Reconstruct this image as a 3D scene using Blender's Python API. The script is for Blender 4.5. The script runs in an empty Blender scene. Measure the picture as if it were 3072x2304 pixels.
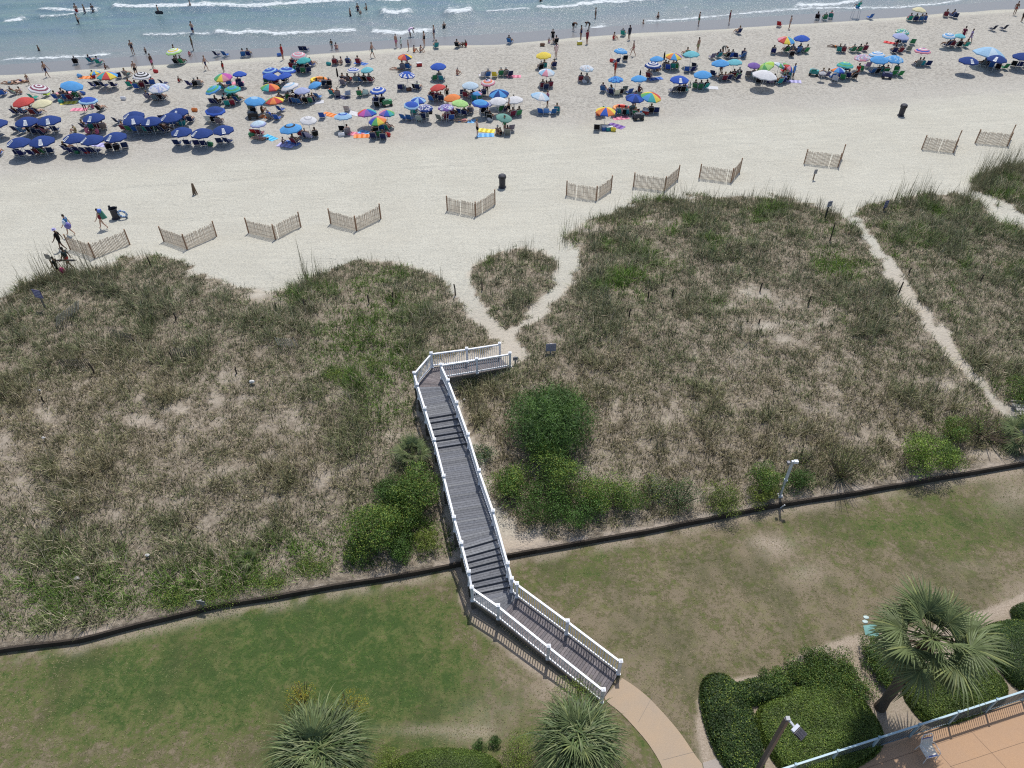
import bpy, math, random
import numpy as np
from mathutils import Vector, Matrix, Euler
random.seed(7); RNG = np.random.default_rng(7)
SC = bpy.context.scene
COL = SC.collection

# ---------------------------------------------------------------- camera
W0, H0, FPX, CAMZ, PITCH = 3072.0, 2304.0, 2250.0, 31.0, math.radians(42.6)
cd = bpy.data.cameras.new('camera'); cam = bpy.data.objects.new('camera', cd); COL.objects.link(cam)
cam.location = (0, 0, CAMZ); cam.rotation_euler = (math.pi/2 - PITCH, 0, 0)
cd.sensor_fit = 'HORIZONTAL'; cd.sensor_width = 36.0; cd.lens = FPX/W0*36.0
cd.clip_start = 0.1; cd.clip_end = 8000
SC.camera = cam

# ---------------------------------------------------------------- sky and sun
SUN_EL = math.radians(65); SUN_AZ = math.radians(11)       # azimuth from +Y towards +X
sd = Vector((math.sin(SUN_AZ)*math.cos(SUN_EL), math.cos(SUN_AZ)*math.cos(SUN_EL), math.sin(SUN_EL)))
wld = bpy.data.worlds.new('World'); SC.world = wld; wld.use_nodes = True
wn = wld.node_tree; bg = wn.nodes['Background']
sky = wn.nodes.new('ShaderNodeTexSky'); sky.sky_type = 'NISHITA'; sky.sun_disc = False
sky.sun_elevation = SUN_EL; sky.sun_rotation = SUN_AZ; sky.dust_density = 1.5
wn.links.new(sky.outputs[0], bg.inputs[0]); bg.inputs[1].default_value = 0.14
sl = bpy.data.lights.new('sun', 'SUN'); sl.energy = 3.85; sl.angle = math.radians(0.55); sl.color = (1.0, 0.965, 0.91)
sun = bpy.data.objects.new('sun', sl); COL.objects.link(sun); sun.location = (30, 60, 80)
sun.rotation_euler = sd.to_track_quat('Z', 'Y').to_euler()
SC.view_settings.view_transform = 'Standard'; SC.view_settings.look = 'None'
SC.view_settings.exposure = 0.0; SC.view_settings.gamma = 1.0
SC.cycles.use_denoising = False; SC.cycles.pixel_filter_type = 'BLACKMAN_HARRIS'; SC.cycles.filter_width = 1.15
SC.cycles.max_bounces = 6; SC.cycles.sample_clamp_indirect = 3.0; SC.cycles.sample_clamp_direct = 5.0

# ---------------------------------------------------------------- helpers
CP, SP = math.cos(PITCH), math.sin(PITCH)
def ray(px, py):
    """direction of the view ray through photo pixel (px,py)"""
    a = (px - W0/2)/FPX; b = -(py - H0/2)/FPX
    return (a, CP + b*SP, -SP + b*CP)
def project(x, y, z):
    X = x; Y = y; Z = z - CAMZ
    d = Y*CP - Z*SP; u = Y*SP + Z*CP
    return W0/2 + FPX*X/d, H0/2 - FPX*u/d
def at(px, py, z):
    dx, dy, dz = ray(px, py); t = (z - CAMZ)/dz
    return Vector((dx*t, dy*t, z))

def lerp_tab(v, tab):
    xs = np.array([t[0] for t in tab], float); ys = np.array([t[1] for t in tab], float)
    return np.interp(v, xs, ys)

_perm = np.random.default_rng(11).random((257, 257))
def vnoise(x, y):
    xi = np.floor(x).astype(int); yi = np.floor(y).astype(int)
    fx = x - xi; fy = y - yi; fx = fx*fx*(3-2*fx); fy = fy*fy*(3-2*fy)
    a = _perm[xi % 257, yi % 257]; b = _perm[(xi+1) % 257, yi % 257]
    c = _perm[xi % 257, (yi+1) % 257]; d = _perm[(xi+1) % 257, (yi+1) % 257]
    return (a*(1-fx)+b*fx)*(1-fy) + (c*(1-fx)+d*fx)*fy
def fbm(x, y, o=4):
    s = 0; a = 1; t = 0
    for i in range(o):
        s = s + a*vnoise(x*2**i + 17.3*i, y*2**i + 5.1*i); t += a; a *= 0.5
    return s/t
def sstep(a, b, x):
    t = np.clip((x-a)/(b-a), 0, 1); return t*t*(3-2*t)

def poly_mask(px, py, poly):
    """point in polygon, vectorised"""
    inside = np.zeros(np.shape(px), bool); n = len(poly); j = n-1
    for i in range(n):
        xi, yi = poly[i]; xj, yj = poly[j]
        if yi != yj:
            c = ((yi > py) != (yj > py)) & (px < (xj-xi)*(py-yi)/(yj-yi) + xi)
            inside ^= c
        j = i
    return inside

# terrain: v runs from the wall towards the sea, the whole coast is turned by about eleven degrees
SLOPE = 0.19
SEA = -0.9
WALLPX = [(-260,1985),(0,1946),(241,1916),(422,1868),(663,1811),(844,1784),(989,1756),(1150,1732),(1376,1689),(1521,1664),(1710,1630),
          (1950,1588),(2324,1513),(2562,1476),(2695,1452),(3066,1388),(3300,1345)]
WALL = [at(a, b, 0.29) for a, b in WALLPX]
WALL[0] = Vector((-60, WALL[1].y - 7.0, .37)); WALL[-1] = Vector((70, WALL[-2].y + 8.5, .37))
WX = np.array([p.x for p in WALL]); WY = np.array([p.y for p in WALL])
def wall_y(x): return np.interp(x, WX, WY)
PROF = [(0,0.34),(2,0.42),(7,0.95),(14,1.55),(22,1.65),(27,1.45),(32,0.95),(42,0.62),(76,-0.62),(80,-0.9),(100,-1.7),(200,-5),(900,-12)]
def terrain(x, y):
    x = np.asarray(x, float); y = np.asarray(y, float)
    wy = wall_y(x)
    d = (y - SLOPE*x) - 21.2
    z = lerp_tab(d, PROF)
    near = y - wy
    z = np.where(near < 2, 0.26 + 0.05*np.clip(near, 0, 2), z*1.0)
    k = sstep(0, 7, near)
    z = np.where(near < 7, 0.27*(1-k)+z*k, z)
    dune = sstep(3, 9, near)*(1-sstep(30, 36, d))
    z = z + dune*0.55*(fbm(x*0.16+3, y*0.16+9, 3)-0.5)
    z = z + 0.05*sstep(26, 34, d)*(1-sstep(60, 74, d))*(fbm(x*0.5, y*0.5, 3)-0.5)
    z = np.where(near < 0.0, -0.06, z)
    return z
def terr(x, y): return float(terrain(np.array([x]), np.array([y]))[0])
def on_ground(px, py, dz=0.0):
    z = 0.3
    for i in range(14):
        p = at(px, py, z + dz); z = 0.5*z + 0.5*terr(p.x, p.y)
    p = at(px, py, terr(p.x, p.y) + dz); p.z = terr(p.x, p.y) + dz
    return p
def gnd(px, py):
    """ground point under a photo pixel; on the lawn side of the wall the ground is 0"""
    p = at(px, py, 0.0)
    if p.y < wall_y(p.x) - 0.05: return p
    return on_ground(px, py)

# ---- properties
def tag(o, label=None, cat=None, group=None, kind=None):
    if label: o['label'] = label
    if cat: o['category'] = cat
    if group: o['group'] = group
    if kind: o['kind'] = kind
    return o
def empty(name, loc, rz=0.0):
    o = bpy.data.objects.new(name, None); COL.objects.link(o); o.location = loc; o.rotation_euler = (0, 0, rz)
    o.empty_display_size = 0.3
    return o
def link(name, me, parent=None, loc=None, rz=None, color=None):
    o = bpy.data.objects.new(name, me); COL.objects.link(o)
    if parent is not None: o.parent = parent
    if loc is not None: o.location = loc
    if rz is not None: o.rotation_euler = (0, 0, rz)
    if color is not None: o.color = (*color[:3], 1)
    return o

class MB:
    """collects faces with a colour each; builds one mesh"""
    def __init__(s): s.v = []; s.f = []; s.c = []
    def add(s, vs, fs, col=(.5,.5,.5)):
        b = len(s.v); s.v += [tuple(p) for p in vs]
        for f in fs: s.f.append([b+i for i in f]); s.c.append(col)
    def box(s, c, size, rot=None, col=(.5,.5,.5)):
        hx, hy, hz = size[0]/2, size[1]/2, size[2]/2
        P = [Vector((i*hx, j*hy, k*hz)) for k in (-1,1) for j in (-1,1) for i in (-1,1)]
        if rot is not None: P = [rot @ p for p in P]
        c = Vector(c); s.add([p+c for p in P], [(0,2,3,1),(4,5,7,6),(0,1,5,4),(2,6,7,3),(0,4,6,2),(1,3,7,5)], col)
    def beam(s, a, b, w, h=None, col=(.5,.5,.5), up=Vector((0,0,1))):
        a = Vector(a); b = Vector(b); h = h or w
        d = (b-a); L = d.length
        if L < 1e-6: return
        d = d/L
        if abs(d.dot(up)) > 0.99: up = Vector((0,1,0))
        x = d.cross(up).normalized(); z = x.cross(d)
        R = Matrix((x, d, z)).transposed()
        s.box((a+b)/2, (w, L, h), R, col)
    def tube(s, pts, r, n=6, col=(.5,.5,.5), cap=True):
        pts = [Vector(p) for p in pts]; rr = r if isinstance(r, (list, tuple)) else [r]*len(pts)
        b = len(s.v); N = len(pts)
        for i, p in enumerate(pts):
            d = (pts[min(i+1, N-1)] - pts[max(i-1, 0)]).normalized()
            u = Vector((0,0,1)) if abs(d.z) < 0.95 else Vector((0,1,0))
            x = d.cross(u).normalized(); y = x.cross(d)
            for k in range(n):
                a = 2*math.pi*k/n
                s.v.append(tuple(p + x*rr[i]*math.cos(a) + y*rr[i]*math.sin(a)))
        for i in range(N-1):
            for k in range(n):
                s.f.append([b+i*n+k, b+i*n+(k+1)%n, b+(i+1)*n+(k+1)%n, b+(i+1)*n+k]); s.c.append(col)
        if cap:
            s.f.append([b+k for k in range(n)][::-1]); s.c.append(col)
            s.f.append([b+(N-1)*n+k for k in range(n)]); s.c.append(col)
    def ball(s, c, r, n=8, m=6, col=(.5,.5,.5)):
        r = r if hasattr(r, '__len__') else (r, r, r); b = len(s.v)
        for i in range(m+1):
            t = math.pi*i/m
            for k in range(n):
                a = 2*math.pi*k/n
                s.v.append((c[0]+r[0]*math.sin(t)*math.cos(a), c[1]+r[1]*math.sin(t)*math.sin(a), c[2]+r[2]*math.cos(t)))
        for i in range(m):
            for k in range(n):
                s.f.append([b+i*n+k, b+(i+1)*n+k, b+(i+1)*n+(k+1)%n, b+i*n+(k+1)%n]); s.c.append(col)
    def mesh(s, name, mat, smooth=False):
        me = bpy.data.meshes.new(name); me.from_pydata(s.v, [], s.f)
        at_ = me.attributes.new('col', 'FLOAT_COLOR', 'CORNER')
        cnt = [len(f) for f in s.f]
        c = np.repeat(np.array([(*q[:3], 1.0) for q in s.c], np.float32).reshape(-1, 4), cnt, axis=0)
        at_.data.foreach_set('color', c.ravel())
        me.materials.append(mat)
        if smooth: me.polygons.foreach_set('use_smooth', [True]*len(s.f))
        me.update(); return me
    def build(s, name, mat, parent=None, smooth=False, **k):
        return link(name, s.mesh(name, mat, smooth), parent, **k)

def np_mesh(name, V, F, mat, vcol=None, smooth=False, vfloat=None):
    """V (n,3), F (m,k) with one face size (or list of arrays), vcol (n,3)"""
    me = bpy.data.meshes.new(name)
    Fs = F if isinstance(F, list) else [F]
    nl = sum(f.size for f in Fs); nf = sum(f.shape[0] for f in Fs)
    me.vertices.add(len(V)); me.vertices.foreach_set('co', np.ascontiguousarray(V, np.float32).ravel())
    me.loops.add(nl); me.polygons.add(nf)
    li = np.concatenate([f.ravel() for f in Fs]).astype(np.int32)
    tot = np.concatenate([np.full(f.shape[0], f.shape[1], np.int32) for f in Fs])
    st = np.concatenate([[0], np.cumsum(tot)[:-1]]).astype(np.int32)
    me.loops.foreach_set('vertex_index', li); me.polygons.foreach_set('loop_start', st)
    try: me.polygons.foreach_set('loop_total', tot)
    except Exception: pass
    if smooth: me.polygons.foreach_set('use_smooth', np.ones(nf, bool))
    if vcol is not None:
        a = me.attributes.new('col', 'FLOAT_COLOR', 'POINT')
        a.data.foreach_set('color', np.concatenate([vcol, np.ones((len(V), 1))], 1).astype(np.float32).ravel())
    for k, arr in (vfloat or {}).items():
        a = me.attributes.new(k, 'FLOAT', 'POINT'); a.data.foreach_set('value', np.asarray(arr, np.float32))
    me.materials.append(mat); me.update(); me.validate()
    return me

# ---------------------------------------------------------------- materials
class M:
    def __init__(s, name, rough=0.8, spec=0.3):
        s.m = bpy.data.materials.new(name); s.m.use_nodes = True; s.t = s.m.node_tree
        s.b = s.t.nodes['Principled BSDF']; s.b.inputs['Roughness'].default_value = rough
        s.b.inputs['Specular IOR Level'].default_value = spec
    def n(s, t, **k):
        q = s.t.nodes.new('ShaderNode'+t)
        for a, v in k.items(): setattr(q, a, v)
        return q
    def l(s, a, b): s.t.links.new(a, b)
    def pos(s, scale=(1,1,1)):
        g = s.n('NewGeometry'); m = s.n('Mapping'); m.inputs['Scale'].default_value = scale
        s.l(g.outputs['Position'], m.inputs[0]); return m.outputs[0]
    def obj(s, scale=(1,1,1)):
        g = s.n('TexCoord'); m = s.n('Mapping'); m.inputs['Scale'].default_value = scale
        s.l(g.outputs['Object'], m.inputs[0]); return m.outputs[0]
    def noise(s, vec, scale, detail=4, rough=0.6, dist=0.0):
        q = s.n('TexNoise'); q.inputs['Scale'].default_value = scale; q.inputs['Detail'].default_value = detail
        q.inputs['Roughness'].default_value = rough; q.inputs['Distortion'].default_value = dist
        s.l(vec, q.inputs['Vector']); return q.outputs['Fac']
    def ramp(s, fac, stops, interp='LINEAR'):
        r = s.n('ValToRGB'); e = r.color_ramp.elements; r.color_ramp.interpolation = interp
        while len(e) < len(stops): e.new(0.5)
        for i, (p, c) in enumerate(stops):
            e[i].position = p; e[i].color = (c, c, c, 1) if not hasattr(c, '__len__') else (*c[:3], 1)
        s.l(fac, r.inputs[0]); return r.outputs[0]
    def mix(s, fac, a, b, mode='MIX'):
        q = s.n('Mix', data_type='RGBA', blend_type=mode)
        for sock, v in ((q.inputs[0], fac), (q.inputs[6], a), (q.inputs[7], b)):
            if hasattr(v, 'is_linked') or hasattr(v, 'links'): s.l(v, sock)
            elif hasattr(v, '__len__'): sock.default_value = (*v[:3], 1)
            else: sock.default_value = v
        return q.outputs[2]
    def math(s, op, a, b=None, c=None, clamp=False):
        q = s.n('Math', operation=op); q.use_clamp = clamp
        for i, v in enumerate((a, b, c)):
            if v is None: continue
            if hasattr(v, 'links'): s.l(v, q.inputs[i])
            else: q.inputs[i].default_value = v
        return q.outputs[0]
    def attr(s, name, out='Fac'):
        a = s.n('Attribute'); a.attribute_name = name; return a.outputs[out]
    def color(s, c):
        if hasattr(c, 'links'): s.l(c, s.b.inputs['Base Color'])
        else: s.b.inputs['Base Color'].default_value = (*c[:3], 1)
    def bump(s, h, strength=0.5, dist=0.02, normal=None):
        q = s.n('Bump'); q.inputs['Strength'].default_value = strength; q.inputs['Distance'].default_value = dist
        s.l(h, q.inputs['Height'])
        if normal is not None: s.l(normal, q.inputs['Normal'])
        s.l(q.outputs[0], s.b.inputs['Normal']); return q.outputs[0]

def mat_attr(name, rough=0.8, spec=0.3, nscale=6.0, amp=0.25, transl=0.0):
    """painted or dyed surface: colour from the mesh, slightly uneven"""
    m = M(name, rough, spec); c = m.attr('col', 'Color')
    f = m.ramp(m.noise(m.pos(), nscale, 4), [(0.3, 1-amp), (0.7, 1+amp*0.3)])
    col = m.mix(1.0, c, f, 'MULTIPLY'); m.color(col)
    if transl:
        tr = m.n('BsdfTranslucent'); m.l(col, tr.inputs[0]); ms = m.n('MixShader'); ms.inputs[0].default_value = transl
        out = m.t.nodes['Material Output']; m.l(m.b.outputs[0], ms.inputs[1]); m.l(tr.outputs[0], ms.inputs[2]); m.l(ms.outputs[0], out.inputs[0])
    return m.m
def mat_objcol(name, rough=0.8, spec=0.3, amp=0.2, nscale=9.0):
    m = M(name, rough, spec); o = m.n('ObjectInfo')
    f = m.ramp(m.noise(m.obj(), nscale, 3), [(0.3, 1-amp), (0.7, 1.05)])
    m.color(m.mix(1.0, o.outputs['Color'], f, 'MULTIPLY')); return m.m

MAT = {}
MAT['fabric'] = mat_attr('umbrella_fabric', 0.85, 0.2, 5, 0.15, 0.25)
MAT['cloth'] = mat_objcol('dyed_cloth', 0.9, 0.15)
MAT['skin'] = mat_objcol('skin', 0.6, 0.3, 0.12)
MAT['hair'] = mat_objcol('hair', 0.7, 0.3, 0.3, 20)
MAT['metal'] = mat_attr('painted_metal', 0.45, 0.5, 4, 0.12)
MAT['plastic'] = mat_attr('plastic', 0.5, 0.4, 5, 0.15)
MAT['vinyl'] = mat_attr('white_vinyl', 0.45, 0.45, 3, 0.24)
MAT['leaf'] = mat_attr('leaf', 0.55, 0.35, 1.2, 0.35, 0.3)
MAT['bush'] = mat_attr('shrub_leaf', 0.55, 0.3, 1.2, 0.4, 0.14)
MAT['straw'] = mat_attr('grass_blade', 0.75, 0.15, 0.9, 0.3, 0.25)
def mk_wood():
    m = M('weathered_wood', 0.9, 0.15); c = m.attr('col', 'Color')
    f = m.ramp(m.noise(m.pos((3, 3, 22)), 3, 5, 0.7), [(0.25, .55), (0.75, 1.2)])
    m.color(m.mix(1.0, c, f, 'MULTIPLY')); return m.m
MAT['wood'] = mk_wood()
# ================================================================ the ground
K = 1.3888
def P(*pts): return [(a*K, b*K) for a, b in pts]
V_LEFT = P((-300,760),(0,650),(30,628),(60,615),(110,590),(200,580),(270,558),(330,548),(385,562),(420,590),(470,602),(520,622),(600,628),(650,603),(700,590),(750,570),(800,560),
           (860,566),(900,578),(950,598),(975,628),(990,655),(1010,685),(1045,715),(1078,738),(1060,752),(935,775),(905,800),(900,870),(930,960),(960,1100),(985,1215),(700,1270),(400,1330),(0,1415),(-300,1480))
V_TRI = P((1008,592),(1030,565),(1070,548),(1130,533),(1180,543),(1207,572),(1197,605),(1165,655),(1115,702),(1092,722),(1062,688),(1030,640))
V_MID = P((1215,510),(1260,480),(1330,458),(1400,433),(1500,428),(1600,423),(1700,428),(1760,443),(1815,462),(1858,505),(1908,586),(1959,658),(2010,726),(2069,796),(2118,847),(2156,886),(2230,975),(2230,990),
          (1700,1085),(1200,1172),(1150,1168),(1090,1120),(1062,1060),(1035,980),(1000,880),(975,838),(1010,815),(1100,795),(1140,765),(1118,735),(1130,705),(1174,682),(1226,622),(1260,570),(1246,540))
V_RGT = P((1850,450),(1920,430),(2000,417),(2100,427),(2130,455),(2160,478),(2300,510),(2600,560),(2600,1000),(2212,880),(2152,856),(2100,795),(2048,722),(1993,648),(1948,588),(1893,522),(1866,490))
V_FAR = P((2092,400),(2140,363),(2212,350),(2500,300),(2500,530),(2212,462),(2160,432),(2120,412))
VEG = [V_LEFT, V_TRI, V_MID, V_RGT, V_FAR]
# bare sandy spots inside the grass: overall-picture x, y, rx, ry, strength
BARE = [(a*K, b*K, c*K, d*K, e) for a, b, c, d, e in [
 (1620,632,60,26,.9),(1690,650,60,30,.6),(1560,665,50,14,.7),(1655,705,70,24,.9),(1700,738,60,20,.8),(1600,772,46,16,.7),(1760,700,50,20,.5),(1580,800,30,14,.5),(1830,660,50,30,.4),
 (1430,480,60,14,.7),(1290,492,40,16,.8),(1250,520,26,30,.7),(1330,560,40,14,.5),(1440,560,50,16,.4),(1330,880,14,34,.8),(1380,880,30,16,.5),
 (560,640,60,24,.95),(480,622,50,20,.6),(380,640,22,20,.7),(620,660,30,20,.6),(700,650,40,16,.5),(780,640,50,12,.5),
 (380,885,60,14,.8),(300,900,50,14,.8),(470,870,40,16,.8),(530,860,40,10,.7),(545,835,40,10,.6),(100,895,60,16,.6),(30,960,40,14,.5),(250,1010,30,12,.6),(450,1035,20,30,.6),
 (150,1060,40,12,.4),(340,1070,40,20,.4),(600,1040,40,14,.4),(2050,838,22,12,.9),(1960,620,20,20,.4),(1150,1160,60,30,1.0),(2130,980,60,14,1.0),(1000,1000,12,60,.4),(1050,1060,12,60,.8)]]
def veg_fields(x, y, z):
    """density of the grass and how green it is, at world points"""
    px, py = project(x, y, z)
    m = np.zeros(np.shape(x), bool)
    wx = 26*(fbm(x*0.9, y*0.9, 4)-0.5)*2; wy = 22*(fbm(x*0.9+40, y*0.9, 4)-0.5)*2
    for poly in VEG: m |= poly_mask(px+wx, py+wy, poly)
    d = m.astype(float)
    m2 = np.zeros(np.shape(x), bool); w2 = 3.0*(fbm(x*1.3+70, y*1.3, 3)-0.5)
    for poly in VEG: m2 |= poly_mask(px+wx+30*w2, py+wy-26*np.abs(w2), poly)
    d = np.maximum(d*np.where(m2, 1, .55), .22*m2*(fbm(x*1.9, y*1.9+9, 3) > .5))
    for bx, by, rx, ry, s in BARE:
        q = ((px-bx)/rx)**2 + ((py-by)/ry)**2
        d = d*(1 - s*np.exp(-q*1.3)*np.clip(.55+1.3*fbm(x*.8+5, y*.8, 3), 0, 1.08))
    patch = fbm(x*0.8+8, y*1.0+2, 4)
    brown = np.exp(-(((py-1330)/330)**2))*1.0            # the middle of the dune is drier
    d = d*np.clip(1.1 - brown*.9*sstep(0.48, 0.70, patch), 0.35, 1)
    d = d*np.clip(.42 + 1.5*sstep(.36, .58, fbm(x*1.7+3, y*1.7, 4)), 0, 1.0)
    g = 1.05 - 0.62*brown
    for bx, by, rx, ry, s in [(1080,1060,160,180,.7),(1180,1260,130,160,.7),(1260,1650,200,120,.8),(700,1760,420,90,.7),(980,1650,200,90,.6),(2520,790,60,40,.9),(1900,850,80,50,.3),(3000,1200,120,80,.8),(100,1780,300,110,.25)]:
        g = g + s*np.exp(-(((px-bx)/rx)**2 + ((py-by)/ry)**2))
    g = g + 0.9*(fbm(x*0.7+31, y*0.7+12, 4)-0.5)
    return d, np.clip(g, 0, 1.4), px, py

def axis(lo, hi, st, far, mult=1.35):
    a = list(np.arange(lo, hi, st)); s = st
    q = a[-1]
    while q < far[1]: s *= mult; q += s; a.append(q)
    s = st; q = a[0]; pre = []
    while q > far[0]: s *= mult; q -= s; pre.append(q)
    return np.array(pre[::-1] + a)
def grid_faces(nx, ny):
    i = np.arange(nx-1); j = np.arange(ny-1); I, J = np.meshgrid(i, j, indexing='ij')
    a = I*ny+J; return np.stack([a, a+ny, a+ny+1, a+1], -1).reshape(-1, 4)

def mk_sand():
    m = M('beach_sand', 0.95, 0.1); pos = m.pos()
    veg = m.attr('veg'); wet = m.attr('wet'); tan = m.attr('tan')
    fine = m.noise(pos, 9, 6, 0.7); big = m.noise(pos, 0.22, 3); grain = m.noise(pos, 60, 3, 0.8)
    streak = m.noise(m.pos((0.35, 2.2, 1)), 1.1, 5, 0.65); tramp = m.attr('tramp'); sp = m.noise(pos, 3.2, 5, 0.8)
    dry = m.mix(m.ramp(big, [(.35, 0.0), (.65, 1.0)]), (.490, .470, .395), (.525, .508, .432))
    up_ = m.mix(m.ramp(big, [(.35, 0.0), (.65, 1.0)]), (.430, .405, .358), (.468, .444, .395))
    dry = m.mix(m.ramp(tramp, [(.0, 0), (.35, 1)]), dry, up_)
    dry = m.mix(m.ramp(streak, [(.40, 0.28), (.6, 0.0)]), dry, (.385, .375, .328))
    dry = m.mix(m.ramp(fine, [(.40, .55), (.56, 0.0)]), dry, (.295, .285, .245))
    dry = m.mix(m.math('MULTIPLY', m.ramp(sp, [(.44, 1), (.52, 0)]), m.math('MULTIPLY', tramp, .72)), dry, (.235, .22, .195))
    dry = m.mix(m.math('MULTIPLY', tan, 0.8), dry, (.43, .34, .26))
    litter = m.mix(m.ramp(m.noise(pos, 3.5, 6, 0.75), [(.38, 0), (.62, 1)]), (.165, .135, .10), (.38, .325, .25))
    litter = m.mix(m.ramp(m.noise(m.pos((1, 2.5, 1)), 22, 4, 0.8), [(.42, .6), (.55, 0)]), litter, (.085, .07, .05))
    c = m.mix(m.ramp(m.math('ADD', veg, m.math('MULTIPLY', m.math('SUBTRACT', fine, 0.5), 1.1)), [(.25, 0.0), (.75, 1.0)]), dry, litter)
    w = m.ramp(m.math('ADD', wet, m.math('MULTIPLY', m.math('SUBTRACT', big, 0.5), 0.35)), [(.35, 0.0), (.62, 1.0)])
    c = m.mix(w, c, (.168, .162, .162)); m.color(c)
    m.l(m.mix(w, (0.95,)*3, (0.34,)*3), m.b.inputs['Roughness'])
    m.l(m.mix(w, (0.08,)*3, (0.5,)*3), m.b.inputs['Specular IOR Level'])
    vor = m.n('TexVoronoi', feature='SMOOTH_F1'); vor.inputs['Scale'].default_value = 3.1
    m.l(pos, vor.inputs['Vector'])
    foot = m.math('MULTIPLY', m.ramp(vor.outputs['Distance'], [(.12, 0.0), (.30, 1.0)]), m.ramp(m.noise(pos, 0.35, 3), [(.4, .15), (.62, 1.0)]))
    h = m.math('ADD', m.math('MULTIPLY', foot, 0.5), m.math('ADD', m.math('MULTIPLY', fine, 0.9), m.math('MULTIPLY', streak, 0.9)))
    h = m.math('MULTIPLY', h, m.math('SUBTRACT', 1.0, m.math('MULTIPLY', w, 0.95)))
    m.bump(h, 0.95, 0.075)
    return m.m
MAT['sand'] = mk_sand()

gx = axis(-66, 66, 0.33, (-900, 900)); gy = axis(14, 112, 0.30, (-60, 700))
GX, GY = np.meshgrid(gx, gy, indexing='ij')
for i_ in range(len(gx)):      # one row of the ground follows the wall exactly
    w_ = float(wall_y(gx[i_])); j_ = int(np.searchsorted(gy, w_))
    if 1 < j_ < len(gy)-1: GY[i_, j_] = w_+.035; GY[i_, j_-1] = w_-.03
X = GX.ravel(); Y = GY.ravel(); Z = terrain(X, Y)
dens, green, ppx, ppy = veg_fields(X, Y, Z)
inf = (Y > 10)
vegA = np.where(inf, np.clip(dens, 0, 1)**0.36, 0.0)
dV = Y - SLOPE*X - 21.2
wobble = 2.2*(fbm(X*0.07, Y*0.02+3, 3)-0.5)
wetA = sstep(-0.6, 1.4, dV + wobble - 75.2)
tanA = np.exp(-((Y-wall_y(X))/1.4)**2)*0.9 + 0.5*sstep(-2, 8, Y-wall_y(X))*(1-sstep(14, 22, Y-wall_y(X)))
inV = np.zeros(X.shape, bool)
for poly in VEG: inV |= poly_mask(ppx, ppy, poly)
tanA = np.maximum(tanA, inV*(.35+.4*np.exp(-((ppy-1330)/330)**2)))
trampA = sstep(44, 54, dV)*(1-sstep(73, 75, dV))*np.clip(.3+1.2*fbm(X*.12, Y*.2, 3), 0, 1)
# shallow ruts left by vehicles along the beach
for (vv, amp) in ((41.5, .05), (43.3, .05), (36.2, .03), (48.0, .03)):
    path = dV - vv - 1.5*np.sin(X*0.035 + vv)
    Z = Z - amp*np.exp(-(path/0.28)**2)*(vegA < .2)
gm = np_mesh('ground', np.stack([X, Y, Z], 1), grid_faces(len(gx), len(gy)), MAT['sand'], smooth=True,
             vfloat={'veg': vegA, 'wet': wetA, 'tan': np.clip(tanA, 0, 1), 'tramp': trampA})
tag(link('beach_sand', gm), kind='structure')

# ---------------------------------------------------------------- lawn
def mk_lawn():
    m = M('lawn_turf', 0.95, 0.1); pos = m.pos(); g = m.attr('green')
    mid = m.noise(pos, 1.1, 6, 0.65); fine = m.noise(pos, 14, 4, 0.8); vf = m.noise(pos, 42, 3, 0.8)
    spk = m.noise(pos, 4.5, 4, 0.75)
    f = m.math('ADD', g, m.math('MULTIPLY', m.math('SUBTRACT', mid, 0.5), 2.1))
    f = m.math('ADD', f, m.math('MULTIPLY', m.math('SUBTRACT', spk, 0.5), 1.9))
    f = m.math('ADD', f, m.math('MULTIPLY', m.math('SUBTRACT', fine, 0.5), 0.9))
    c = m.ramp(f, [(.02, (.225, .18, .125)), (.26, (.14, .12, .07)), (.5, (.115, .128, .045)), (.78, (.068, .105, .028)), (1.0, (.045, .085, .022))])
    c = m.mix(m.ramp(m.noise(pos, 1.7, 5, 0.7, 1.0), [(.50, 0), (.66, .55)]), c, (.175, .175, .07))
    c = m.mix(m.ramp(m.noise(m.pos((1, .6, 1)), .45, 3, 0.6), [(.48, 0), (.66, .5)]), c, (.058, .068, .028))
    c = m.mix(m.ramp(vf, [(.35, .5), (.62, 0.0)]), c, (.045, .05, .022))
    c = m.mix(m.attr('bare'), c, m.mix(m.ramp(fine, [(.35, 0), (.6, 1)]), (.22, .175, .13), (.40, .335, .265)))
    m.color(c); m.bump(m.math('ADD', vf, fine), 0.45, 0.02); return m.m
MAT['lawn'] = mk_lawn()
lx = np.arange(-34, 46, 0.2); rows = 130
LX = np.repeat(lx[:, None], rows, 1); wy_ = wall_y(lx)[:, None] - 0.02
tt = np.linspace(0, 1, rows)[None, :]; LY = 2.0 + (wy_-2.0)*tt
lX, lY = LX.ravel(), LY.ravel(); lZ = np.zeros_like(lX)
lpx, lpy = project(lX, lY, lZ)
gr = 0.04 + .26*(1-sstep(1300, 1600, lpx))
for bx, by, rx, ry, s in [(900,1960,380,170,.62),(1250,2080,260,150,.45),(500,2080,330,130,.36),(250,2060,260,140,.22),(300,2000,200,60,.15),(1050,1850,300,70,.3),
   (1700,1730,200,70,.38),(1880,1650,240,60,.25),(2250,1770,90,60,.1),(2600,1600,330,90,.34),(2900,1530,240,90,.35),(2950,1650,200,80,.2),(2350,1950,90,60,.25),(2120,2120,80,140,.22),(2050,1850,160,70,.12),(1950,2260,80,80,.3),(1560,2190,160,70,.3),(1250,2220,180,40,.15)]:
    gr = gr + s*np.exp(-(((lpx-bx)/rx)**2+((lpy-by)/ry)**2))
dw = wall_y(lX) - lY
bare = np.exp(-((dw-0.25)/0.35)**2)*0.65*sstep(.38, .6, fbm(lX*1.1, lY*1.1, 3)+0.12)
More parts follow.
